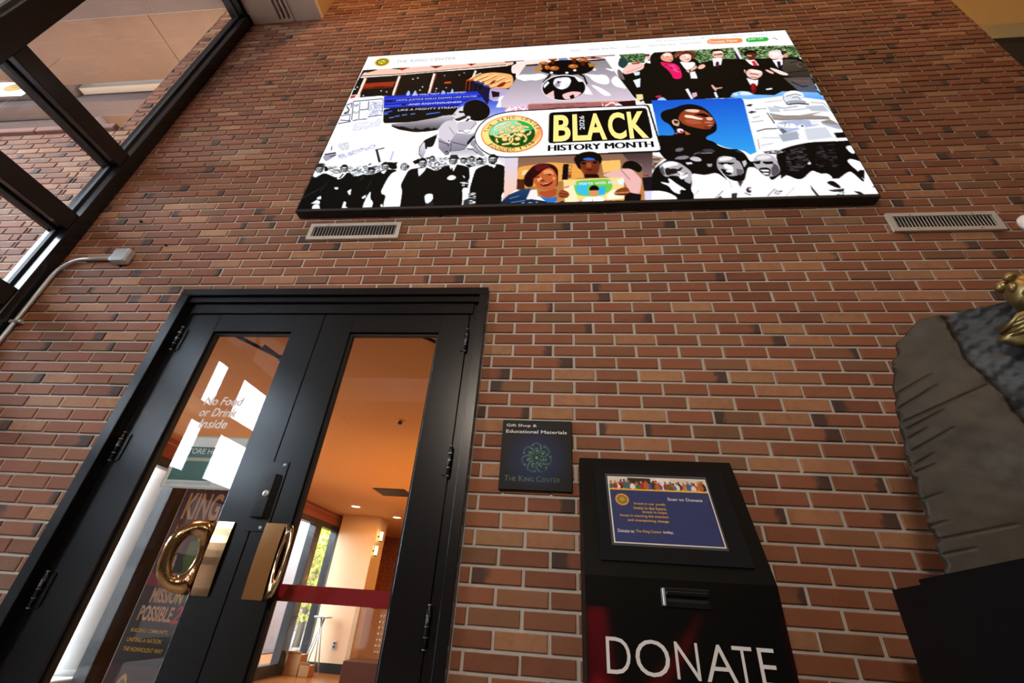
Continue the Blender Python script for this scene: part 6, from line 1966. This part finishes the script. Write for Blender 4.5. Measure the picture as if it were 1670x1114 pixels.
# ------------------------------------------------------------------ pedestal and bronze sculpture
A0 = np.array([0.911, -0.300]); dA = np.array([-0.2588, -0.9659]); dB = np.array([0.9659, -0.2588])
def ped_poly(i, la, lb): return [tuple(A0 + dA * i + dB * i), tuple(A0 + dA * i + dB * lb), tuple(A0 + dA * la + dB * lb), tuple(A0 + dA * la + dB * i)]
M_PED = mat('pedestal_black', srgb('0a090a'), 0.6, var=0.2, scale=5, spec=0.12)
pd = thing('pedestal', (*(A0 + dA * .4 + dB * .5), 0), 'black pedestal under the bronze sculpture', 'pedestal')
MB().prism(ped_poly(0.0, 0.92, 1.08), 2, 0.0, 1.222).build('pedestal_body', M_PED, pd)
sc3 = thing('bronze_sculpture', (1.25, -0.6, 1.222), 'weathered bronze relief slab with golden figure at its edge', 'sculpture')
MB().prism(ped_poly(0.055, 0.88, 1.04), 2, 1.222, 1.247).build('plinth', M_PED, sc3)
se = np.array([.8, -.6, 0]); sq = np.array([1.0, -.4, 0]); sn = np.array([-.6, -.8, 0])
LEFT = [(1.245, .004), (1.35, .013), (1.417, .012), (1.523, .020), (1.599, .027), (1.699, .041), (1.804, .060), (1.869, .077), (1.943, .109), (1.983, .129), (2.021, .171), (2.044, .203)]
TOPL = [(.203, 2.044), (.269, 2.040), (.355, 2.036), (.41, 2.034), (.45, 2.034), (.62, 2.02), (.80, 1.97)]
GASH = [((.05, 1.744), (.172, 1.80)), ((.047, 1.698), (.275, 1.771)), ((.055, 1.675), (.159, 1.718)), ((.045, 1.606), (.161, 1.659)), ((.018, 1.349), (.19, 1.38)),
        ((.032, 1.541), (.082, 1.558)), ((.058, 1.793), (.171, 1.84)), ((.017, 1.387), (.054, 1.397)), ((.03, 1.56), (.09, 1.59)), ((.02, 1.46), (.07, 1.475)), ((.015, 1.31), (.09, 1.325)), ((.04, 1.64), (.10, 1.668))]
SPLIT = [(2.05, .268), (2.003, .265), (1.925, .261), (1.869, .258), (1.809, .276), (1.721, .296), (1.643, .303), (1.50, .36), (1.24, .45)]
def interp(tab, z):
    zs_ = [a for a, _ in tab]; vs_ = [b for _, b in tab]
    if zs_[0] > zs_[-1]: zs_, vs_ = zs_[::-1], vs_[::-1]
    return float(np.interp(z, zs_, vs_))
def vnoise(x, y, seed=0):
    xi, yi = np.floor(x), np.floor(y); fx, fy = x - xi, y - yi
    h = lambda a, b: np.modf(np.sin(a * 127.1 + b * 311.7 + seed * 74.7) * 43758.5453)[0] * .5 + .5
    fx = fx * fx * (3 - 2 * fx); fy = fy * fy * (3 - 2 * fy)
    return (h(xi, yi) * (1 - fx) + h(xi + 1, yi) * fx) * (1 - fy) + (h(xi, yi + 1) * (1 - fx) + h(xi + 1, yi + 1) * fx) * fy
NU, NV = 210, 230
V = []
for j in range(NV + 1):
    tz = j / NV
    for i in range(NU + 1):
        ts = i / NU
        s1 = .80
        z_top = lambda s_: interp([(a, b) for a, b in TOPL], s_) if s_ > .203 else 2.044
        z = 1.247 + tz * (2.044 - 1.247)
        s0 = interp(LEFT, min(z, 2.044)) + 0.006 * (vnoise(z * 60, 3.0, 2) - .5) * 2 + 0.004 * (vnoise(z * 150, 9.0, 5) - .5)
        s_ = s0 + ts * (s1 - s0)
        zc_ = 1.247 + tz * (z_top(s_) - 1.247)
        d = 0.008 * (vnoise(s_ * 7, zc_ * 7, 1) - .5) + 0.0015 * (vnoise(s_ * 30, zc_ * 30, 4) - .5)
        sp_ = interp(SPLIT, zc_) + 0.012 * (vnoise(zc_ * 25, 0.5, 6) - .5)
        k = 1 / (1 + math.exp(-(s_ - sp_) / 0.004))
        d += k * (-0.018 + 0.016 * (vnoise(s_ * 26, zc_ * 26, 8) - .4) + 0.008 * (vnoise(s_ * 70, zc_ * 70, 9) - .5))
        d += 0.006 * math.exp(-((s_ - sp_) / 0.006) ** 2)
        for (p, q_) in GASH:
            ax, ay = p; bx, by = q_
            L2 = (bx - ax) ** 2 + (by - ay) ** 2
            tt = max(0, min(1, ((s_ - ax) * (bx - ax) + (zc_ - ay) * (by - ay)) / L2))
            dd = math.hypot(s_ - ax - tt * (bx - ax), zc_ - ay - tt * (by - ay))
            d -= 0.0055 * math.exp(-(dd / 0.0022) ** 2) * (1 - .6 * tt)
        edge = max(0.0, 1 - ts * s1 / 0.012)
        d -= 0.008 * edge * edge
        V.append(sq + se * s_ + np.array([0, 0, zc_]) + sn * d)
nf = len(V)
V2 = [p - sn * 0.0 + np.array([.6, .8, 0]) * 0.16 * (0.6 + .4 * (k // (NU + 1)) / NV * 0 + .4) for k, p in enumerate(V)]
F = []
W1 = NU + 1
for j in range(NV):
    for i in range(NU):
        a = j * W1 + i
        F.append((a, a + 1, a + W1 + 1, a + W1))
F1, F2 = [], []
for q_ in F:
    pc = (V[q_[0]] + V[q_[2]]) / 2 - sq
    (F2 if pc @ se > interp(SPLIT, pc[2]) + .004 else F1).append(q_)
slab = MB().add(V, F1, True)
rough = MB().add(V, F2, True)
# plain back and rim
rim = [i for i in range(W1)] + [j * W1 + NU for j in range(1, NV + 1)] + [NV * W1 + i for i in range(NU - 1, -1, -1)] + [j * W1 for j in range(NV - 1, 0, -1)]
Vr = [V[i] for i in rim] + [V[i] + np.array([.6, .8, 0]) * 0.14 for i in rim]
nr = len(rim)
slab.add(Vr, [(i, nr + i, nr + (i + 1) % nr, (i + 1) % nr) for i in range(nr)] + [tuple(range(nr, 2 * nr))])

def bronze(name, stops, tint, rough):
    q = NT(name)
    n1 = q.noise(5.0, 5.0, 0.6, q.pos()); n2 = q.noise(28.0, 4.0, 0.65, q.pos())
    q.link(q.mix(q.math('MULTIPLY', n2, .5), q.ramp(n1, stops), tint), q.b.inputs['Base Color'])
    q.b.inputs['Metallic'].default_value = 0.1
    q.b.inputs['Roughness'].default_value = rough
    q.b.inputs['Specular IOR Level'].default_value = 0.3
    q.bump(n2, 0.2, 0.003)
    return q.m
slab.build('relief_slab', bronze('aged_bronze', [(0.28, srgb('1c150d')), (0.45, srgb('3a2e1c')), (0.6, srgb('2a2218')), (0.78, srgb('4a4740'))], srgb('2c2820'), 0.5), sc3)
rough.build('rough_relief', bronze('rough_bronze', [(0.3, srgb('20201f')), (0.55, srgb('3e4144')), (0.75, srgb('6a6e70'))], srgb('35373a'), 0.55), sc3)
M_GOLD = mat('polished_gold_bronze', srgb('8c784a'), 0.38, 0.85, var=0.25, scale=14)
def gp(s_, z, h): return sq + se * s_ + np.array([0, 0, z]) + sn * h
def lump(name, c, r, seed, n=22, m=16, fold=0.0):
    b_ = MB(); vs = []
    for i in range(m + 1):
        ph = math.pi * i / m
        for k in range(n):
            th = 2 * math.pi * k / n
            w_ = 1 + 0.16 * (vnoise(th * 2 + seed, ph * 3, seed) - .5) + fold * math.sin(th * 5 + ph * 3)
            q_ = (r[0] * math.sin(ph) * math.cos(th) * w_, r[1] * math.cos(ph) * w_, r[2] * math.sin(ph) * math.sin(th) * w_)
            vs.append(gp(*c) + se * q_[0] + np.array([0, 0, q_[1]]) + sn * q_[2])
    fs = [(i * n + k, (i + 1) * n + k, (i + 1) * n + (k + 1) % n, i * n + (k + 1) % n) for i in range(m) for k in range(n)]
    b_.add(vs, fs, True)
    return b_
hd = lump('head', (.458, 2.005, .05), (.055, .062, .06), 3)
for (c, r) in (((.425, 2.02, .085), (.014, .020, .018)), ((.44, 1.985, .10), (.012, .012, .014)), ((.412, 2.045, .06), (.02, .02, .02)), ((.43, 2.055, .09), (.016, .015, .016))):
    l2 = lump('x', c, r, 5, 12, 8); hd.v, hd.f, hd.sm = hd.v + l2.v, hd.f + [tuple(i + len(hd.v) for i in f_) for f_ in l2.f], hd.sm + l2.sm
hd.build('golden_head', M_GOLD, sc3)
cl = lump('cloth', (.452, 1.888, .035), (.105, .050, .05), 7, 30, 18, 0.06)
for k in range(6):
    a = k / 5
    l2 = MB().tube([gp(.352 + .01 * a, 1.90 + .018 * math.sin(a * 6), .05), gp(.40 + .02 * a, 1.925 - .05 * a, .088), gp(.56, 1.95 - .10 * a, .07)], [.006, .011, .012], 8)
    cl.f += [tuple(i + len(cl.v) for i in f_) for f_ in l2.f]; cl.v += l2.v; cl.sm += l2.sm
cl.build('golden_drapery', M_GOLD, sc3)
MB().add([gp(.33, 1.905, .004), gp(.33, 1.955, .004), gp(.42, 2.0, .02), gp(.46, 1.93, .03)], [(0, 1, 2, 3), (3, 2, 1, 0)]) if False else None

# ------------------------------------------------------------------ white dome on the wall at the far right
dm = thing('dome_detector', (2.44, 0, 3.02), 'white round dome device on the brick right of the vent', 'detector')
MB().lathe([(0, -.018), (.062, -.018), (.066, -.012), (.066, 0), (0, 0)], (2.44, -0.0, 3.025), (0, 1, 0), 32).build('base', M_WHITE, dm)
MB().lathe([(0, -.070), (.020, -.067), (.038, -.056), (.050, -.038), (.055, -.018)], (2.44, -0.0, 3.025), (0, 1, 0), 32).build('dome', M_WHITE, dm)

# ------------------------------------------------------------------ gift shop behind the doors
SHX0, SHX1, SHY1, SHZ = -4.5, 2.6, 10.5, 2.56
shell('floor.001', -6.2, SHX1, 0.3, SHY1, -0.1, 0.0, M_WOOD, 'polished wooden shop floor')
M_SCEIL = mat('shop_ceiling_paint', srgb('d4a46c'), 0.75, var=0.04, scale=2)
shell('ceiling.001', -4.7, SHX1, 0.3, SHY1, SHZ, SHZ + 0.12, M_SCEIL, 'warm shop ceiling')
M_SWALL = mat('shop_wall_paint', srgb('e6c9a4'), 0.8, var=0.04, scale=2)
shell('wall_shop_right', SHX1, SHX1 + .1, 0.3, SHY1, 0, SHZ, M_SWALL, 'plain shop wall on the right')
shell('wall_shop_back', -6.2, SHX1, SHY1, SHY1 + .1, 0, SHZ, M_SBRICK, 'brick shop wall at the back')
shell('wall_shop_side', SHX0 - .25, SHX0, 4.35, 5.75, 0, 2.34, M_SBRICK, 'brick pier between shop windows')
shell('trim_5', SHX0 - .25, SHX0, 0.3, 8.2, 2.34, SHZ, M_SBRICK, 'brick band above the shop windows')
shell('wall_shop_end', SHX0 - .25, SHX0, 8.2, SHY1, 0, SHZ, M_SBRICK, 'brick shop wall beyond the windows')
w2 = thing('window_2', (SHX0 - .1, 4.0, 0), 'dark-framed shop window wall seen through the doors', None, None, 'structure')
for a, b in ((0.3, 0.4), (1.6, 1.68), (2.93, 3.20), (4.25, 4.35), (5.75, 5.83), (6.40, 6.62), (7.28, 7.42), (8.12, 8.2)):
    MB().box(SHX0 - .12, SHX0 + .02, a, b, 0, 2.34, 0.004).build('mullion', M_ALU, w2)
for a, b in ((0.4, 1.6), (1.68, 2.93), (3.20, 4.25), (5.83, 6.40), (6.62, 7.28), (7.42, 8.12)):
    MB().box(SHX0 - .12, SHX0 + .01, a, b, 0, 0.16, 0.004).build('sill_rail', M_ALU, w2)
    MB().box(SHX0 - .12, SHX0 + .01, a, b, 2.24, 2.34, 0.004).build('head_rail', M_ALU, w2)
    MB().box(SHX0 - .06, SHX0 - .05, a - .01, b + .01, 0.15, 2.25).build('glass_pane', M_WGLASS, w2)

clm = thing('wall_column', (-4.0, 7.5, 0), 'cream square column with dark base inside the shop', 'column')
MB().box(-4.40, -3.64, 7.2, 7.75, 0.13, SHZ, 0.006).build('shaft', M_SWALL, clm)
MB().box(-4.415, -3.625, 7.18, 7.77, 0.0, 0.14, 0.004).build('base', M_RUBBER, clm)
po = thing('power_outlet', (-3.97, 7.2, .34), 'grey power outlet low on the cream column', 'outlet')
MB().box(-4.005, -3.935, 7.190, 7.199, 0.33, 0.46, 0.003).build('cover_plate', M_STEEL, po)
for zz in (.36, .41):
    MB().box(-3.987, -3.953, 7.186, 7.190, zz, zz + .03, 0.001).build('socket', M_RUBBER, po)
shade = emit('sconce_shade', (1.0, 0.66, 0.30), 9.0)
for (x, y, z, lab) in ((-3.62, 7.34, 2.20, 'upper glowing sconce on the shop column'), (-3.62, 7.22, 1.93, 'lower glowing sconce on the shop column')):
    s_ = thing('wall_sconce', (x, y, z), lab, 'sconce', 'sconces on the shop column')
    MB().tube([(x + .05, y, z - .07), (x + .05, y, z + .09)], 0.028, 14).build('lamp_shade', shade, s_)
    MB().lathe([(0, -.02), (.03, -.02), (.03, 0), (0, 0)], (x + .05, y, z - .07), n=14).build('bottom_cap', M_BLACK, s_)
    MB().box(x - .02, x + .05, y - .012, y + .012, z - .01, z + .015, .003).build('bracket', M_BLACK, s_)
lampm = emit('downlight_lens', (1.0, 0.78, 0.45), 16.0)
for (x, y, lab) in ((-3.75, 6.25, 'left recessed round ceiling light inside the shop'), (-3.27, 7.20, 'right recessed round ceiling light inside the shop')):
    dl = thing('recessed_light', (x, y, SHZ), lab, 'ceiling light', 'recessed lights in the shop ceiling')
    MB().lathe([(.075, -.006), (.10, -.006), (.105, 0)], (x, y, SHZ), n=28).build('trim_ring', M_SWALL, dl)
    MB().lathe([(0, -.002), (.076, -.003)], (x, y, SHZ), n=28).build('lens', lampm, dl)
for (lx, ly, le) in ((-1.6, 2.6, 46), (-3.4, 6.2, 30), (-0.2, 5.0, 40), (-2.2, 8.6, 40)):
    area_light('shop_lamp', (lx, ly, SHZ - .05), (lx, ly, 0), 0.9, le, (1.0, 0.47, 0.12))
area_light('shop_ceiling_fill', (-1.8, 4.2, 1.2), (-1.8, 4.2, 3), 3.0, 40, (1.0, 0.42, 0.07))  # unseen fill without a fixture, added to brighten the shop ceiling
spk = thing('fire_sprinkler', (-1.55, 1.9, SHZ), 'small dark sprinkler head in the shop ceiling', 'sprinkler')
MB().lathe([(0, -.004), (.045, -.004), (.048, 0)], (-1.55, 1.9, SHZ), n=24).build('escutcheon', M_SCEIL, spk)
MB().lathe([(0, -.035), (.018, -.032), (.022, -.018), (.012, -.004)], (-1.55, 1.9, SHZ), n=16).build('head', M_RUBBER, spk)
cv2 = thing('ceiling_grille', (-2.6, 4.95, SHZ), 'dark square grille in the shop ceiling', 'grille')
MB().box(-2.86, -2.36, 4.7, 5.2, SHZ - .008, SHZ, .002).build('grille_frame', M_DARKW, cv2)
MB().box(-2.83, -2.39, 4.73, 5.17, SHZ - .010, SHZ - .008).build('grille_core', M_RUBBER, cv2)
# seams of the ceiling boards
M_SEAM = mat('ceiling_seam', srgb('9c7448'), 0.8)
# glass display case with a brown plinth
dc = thing('display_case', (-2.75, 5.6, 0), 'glass display case on a brown plinth beside the column', 'display case')
MB().box(-3.06, -2.30, 5.5, 6.1, 0, 0.36, 0.005).build('plinth', mat('brown_laminate', srgb('5a3218'), 0.4, var=0.15), dc)
MB().box(-3.05, -2.31, 5.51, 5.52, 0.36, 1.02).build('glass_front', M_GLASS, dc)
MB().box(-3.05, -3.04, 5.52, 6.09, 0.36, 1.02).build('glass_side', M_GLASS, dc)
MB().box(-3.05, -2.31, 5.51, 6.09, 1.02, 1.035).build('glass_top', M_GLASS, dc)
MB().box(-3.04, -2.32, 5.95, 5.97, 0.37, 1.0).build('back_board', mat('warm_board', srgb('d09858'), 0.6), dc)
for j in range(7):
    for i in range(4):
        MB().ellipsoid((-2.72 + i * .045, 5.78, 0.46 + j * .075), (.015, .01, .022), 10, 6).build('bead', M_BRASS, dc)
tc_ = tag(MB().box(-2.66, -2.58, 5.55, 5.56, 1.036, 1.10, 0.001).build('price_card', M_WHITE), 'small white price card standing on the display case', 'card')
# cardboard boxes by the window
M_CARD = mat('cardboard', srgb('a87c4c'), 0.8, var=0.12)
for (x0, x1, y0, y1, z1, lab) in ((-4.46, -4.22, 6.58, 6.80, 0.28, 'taller brown carton standing by the shop window'), (-4.19, -4.02, 6.55, 6.75, 0.15, 'shorter open carton beside the taller carton')):
    bx = thing('carton', ((x0 + x1) / 2, (y0 + y1) / 2, 0), lab, 'carton', 'cartons on the shop floor')
    MB().box(x0, x1, y0, y1, 0, z1, 0.004).build('carton_body', M_CARD, bx)
    MB().box(x0, x1, (y0 + y1) / 2 - .025, (y0 + y1) / 2 + .025, z1, z1 + .001).build('packing_tape', mat('packing_tape', srgb('c8a878'), 0.3), bx)
    MB().frame_prism([(x0, 0), (x1, 0), (x1, .05), (x0, .05)], (0, y0, z1), (1, 0, 0), (0, -.6, .8), (0, .8, .6), .004).build('flap', M_CARD, bx)
# folding stool by the window
st = thing('folding_stool', (-4.22, 7.0, 0), 'slim dark folding stool beside the shop column', 'stool')
for (a, b) in (((-4.36, 6.92, 0), (-4.18, 7.0, .8)), ((-4.10, 6.92, 0), (-4.24, 7.0, .8)), ((-4.36, 7.10, 0), (-4.18, 7.02, .8)), ((-4.10, 7.10, 0), (-4.24, 7.02, .8))):
    MB().tube([a, b], .011, 8).build('leg', M_STEEL, st)
MB().box(-4.33, -4.09, 6.90, 7.12, .79, .82, .006).build('seat', M_STEEL, st)
# roll-up banner
bn = thing('banner_stand', (-2.355, 0.9, 0), 'dark roll-up holiday banner standing inside the left door', 'banner')
b_ops = """2 74 28 20 44 20 16 0 0 1000 0 1000 1000 0 1000
2 96 36 24 56 20 8 0 240 1000 200 1000 420 0 420
2 90 122 42 58 90 28 560 330 1000 310 1000 560 520 560
0 28 26 36 150 560 180 440 300 390 430 380 560 400 640 450 680 560
0 184 168 156 360 392 400 385 440 470 410 500
0 90 44 26 330 300 380 272 440 275 470 300 460 350 430 380 370 375 340 345
0 20 12 10 320 305 350 268 420 260 475 280 480 310 440 290 370 292 345 330
0 120 14 22 0 462 1000 462 1000 508 0 508
0 20 14 16 0 560 1000 560 1000 800 0 800
2 56 16 24 32 10 20 0 780 1000 780 1000 1000 0 1000
0 200 154 56 250 850 300 815 380 805 450 830 470 880 440 925 370 940 290 920 255 890
0 58 90 52 285 852 320 828 380 822 430 840 445 880 420 912 370 922 310 908 285 885"""
BX0, BX1, BZ0_, BZ1 = -2.515, -2.205, 0.42, 1.80
MB().box(BX0 - .004, BX1 + .004, 0.902, 0.906, BZ0_ - .3, BZ1 + .004).build('backing_sheet', M_WHITE, bn)
color_grid('print', raster(b_ops, 90, 260, sx=1000, sy=1000), (BX0, 0.9, BZ1), (BX1 - BX0, 0, 0), (0, 0, BZ0_ - BZ1), M_PRINT, bn)
M_TAN = mat('tan_print', srgb('c89a70'), 0.5); M_RED = mat('red_print', srgb('b02a20'), 0.5)
t = MB()
for i, ch_ in enumerate('2026'):
    put_text(t, ch_, (-2.445 + i * .055, .8985, 1.655), (1, 0, 0), (0, 0, 1), 0.0, height=.026)
t.build('lettering', M_TAN, bn); t = MB()
put_text(t, 'KING', (-2.475, .8985, 1.470), (1, 0, 0), (0, 0, 1), 0.03, width=.245, height=.165)
t.build('lettering', M_TAN, bn); t = MB()
put_text(t, 'HOLIDAY', (-2.475, .8985, 1.395), (1, 0, 0), (0, 0, 1), 0.0, width=.235, height=.045)
t.build('lettering', M_TAN, bn); t = MB()
put_text(t, 'MISSION', (-2.445, .8985, 1.015), (1, 0, 0), (0, 0, 1), 0.03, width=.20, height=.075)
t.build('lettering', M_TAN, bn); t = MB()
put_text(t, 'POSSIBLE', (-2.475, .8985, 0.925), (1, 0, 0), (0, 0, 1), 0.03, width=.21, height=.075)
t.build('lettering', M_TAN, bn)
t = MB(); put_text(t, '2', (-2.262, .8980, .920), (1, 0, 0), (0, 0, 1), 0.03, 0.2, width=.042, height=.090); t.build('lettering', M_RED, bn)
for body_, z_, w_ in (('BUILDING COMMUNITY,', .868, .23), ('UNITING A NATION', .825, .21), ('THE NONVIOLENT WAY', .782, .24)):
    t = MB(); put_text(t, body_, (-2.48, .8985, z_), (1, 0, 0), (0, 0, 1), 0.01, width=w_, height=.020)
    t.build('lettering', M_GOLDP, bn)
t = MB(); knot(t, (-2.405, .8980, .598), (1, 0, 0), (0, 0, 1), 0.045, (0, 0, 0)); t.build('emblem', M_GOLDP, bn)
MB().box(BX0 - .02, BX1 + .02, 0.85, 0.97, 0.0, 0.10, .008).build('stand_base', M_STEEL, bn)
MB().tube([(-2.36, .93, .1), (-2.36, .93, 1.8)], .010, 10).build('pole', M_STEEL, bn)
MB().box(BX0 - .006, BX1 + .006, .894, .912, BZ1, BZ1 + .02, .003).build('top_rail', M_STEEL, bn)

# ------------------------------------------------------------------ seen through the shop windows
rc = thing('round_column', (-4.98, 3.28, 0), 'white round exterior column seen through the left door', 'column')
MB().lathe([(.235, .33), (.235, 2.9)], (-4.98, 3.28, 0), n=40).build('shaft', M_WHITE, rc)
MB().lathe([(0, .30), (.30, .30), (.30, .34), (.235, .345)], (-4.98, 3.28, 0), n=40).build('base_ring', M_WHITE, rc)
cb_ = tag(MB().box(-5.9, -4.66, 2.4, 4.2, -0.05, 0.30, 0.01).build('concrete_curb', mat('pale_concrete', srgb('c8c4c0'), 0.8, var=0.08)), 'pale concrete curb under the white round column', 'curb')
cw = tag(MB().box(-6.9, -6.5, 9.0, 10.35, -0.05, 3.4, 0.02).build('concrete_wall', mat('grey_concrete', srgb('8f8d8e'), 0.85, var=0.08)), 'grey concrete wall outside the far shop window', 'wall')
cw2 = tag(MB().box(-10.4, -10.0, 9.0, 26.0, -0.05, 4.2, 0.02).build('garden_wall', M_CONC2), 'long garden wall far outside the shop window', 'wall')
tr = thing('garden_tree', (-6.9, 11.6, 0), 'yellow-green leafy tree outside the far shop window', 'tree')
MB().tube([(-6.9, 11.6, -.05), (-6.87, 11.6, 1.2), (-6.95, 11.65, 2.4)], [.10, .08, .05], 10).build('trunk', M_DARKW, tr)
def leaf_mat():
    q = NT('autumn_leaves')
    n1 = q.noise(2.2, 3.0, 0.6, q.pos())
    q.link(q.ramp(n1, [(0.3, srgb('7a8a2c')), (0.55, srgb('b8b43c')), (0.75, srgb('d8c860'))]), q.b.inputs['Base Color'])
    q.b.inputs['Roughness'].default_value = 0.6
    return q.m
lv = MB()
for k in range(2600):
    a = random.gauss(0, 1), random.gauss(0, 1), random.gauss(0, 1)
    nrm = math.sqrt(sum(v * v for v in a)) or 1
    rr = random.random() ** .4
    c = np.array([-6.9 + a[0] / nrm * rr * 1.0, 11.6 + a[1] / nrm * rr * 1.0, 1.9 + a[2] / nrm * rr * 1.5])
    d1_ = np.array([random.uniform(-1, 1) for _ in range(3)]); d1_ /= np.linalg.norm(d1_)
    d2_ = np.cross(d1_, [random.uniform(-1, 1) for _ in range(3)]); d2_ /= np.linalg.norm(d2_) + 1e-9
    lv.add([c - d1_ * .09, c + d2_ * .04, c + d1_ * .09, c - d2_ * .04], [(0, 1, 2, 3)])
lv.build('foliage', leaf_mat(), tr)['kind'] = 'stuff'
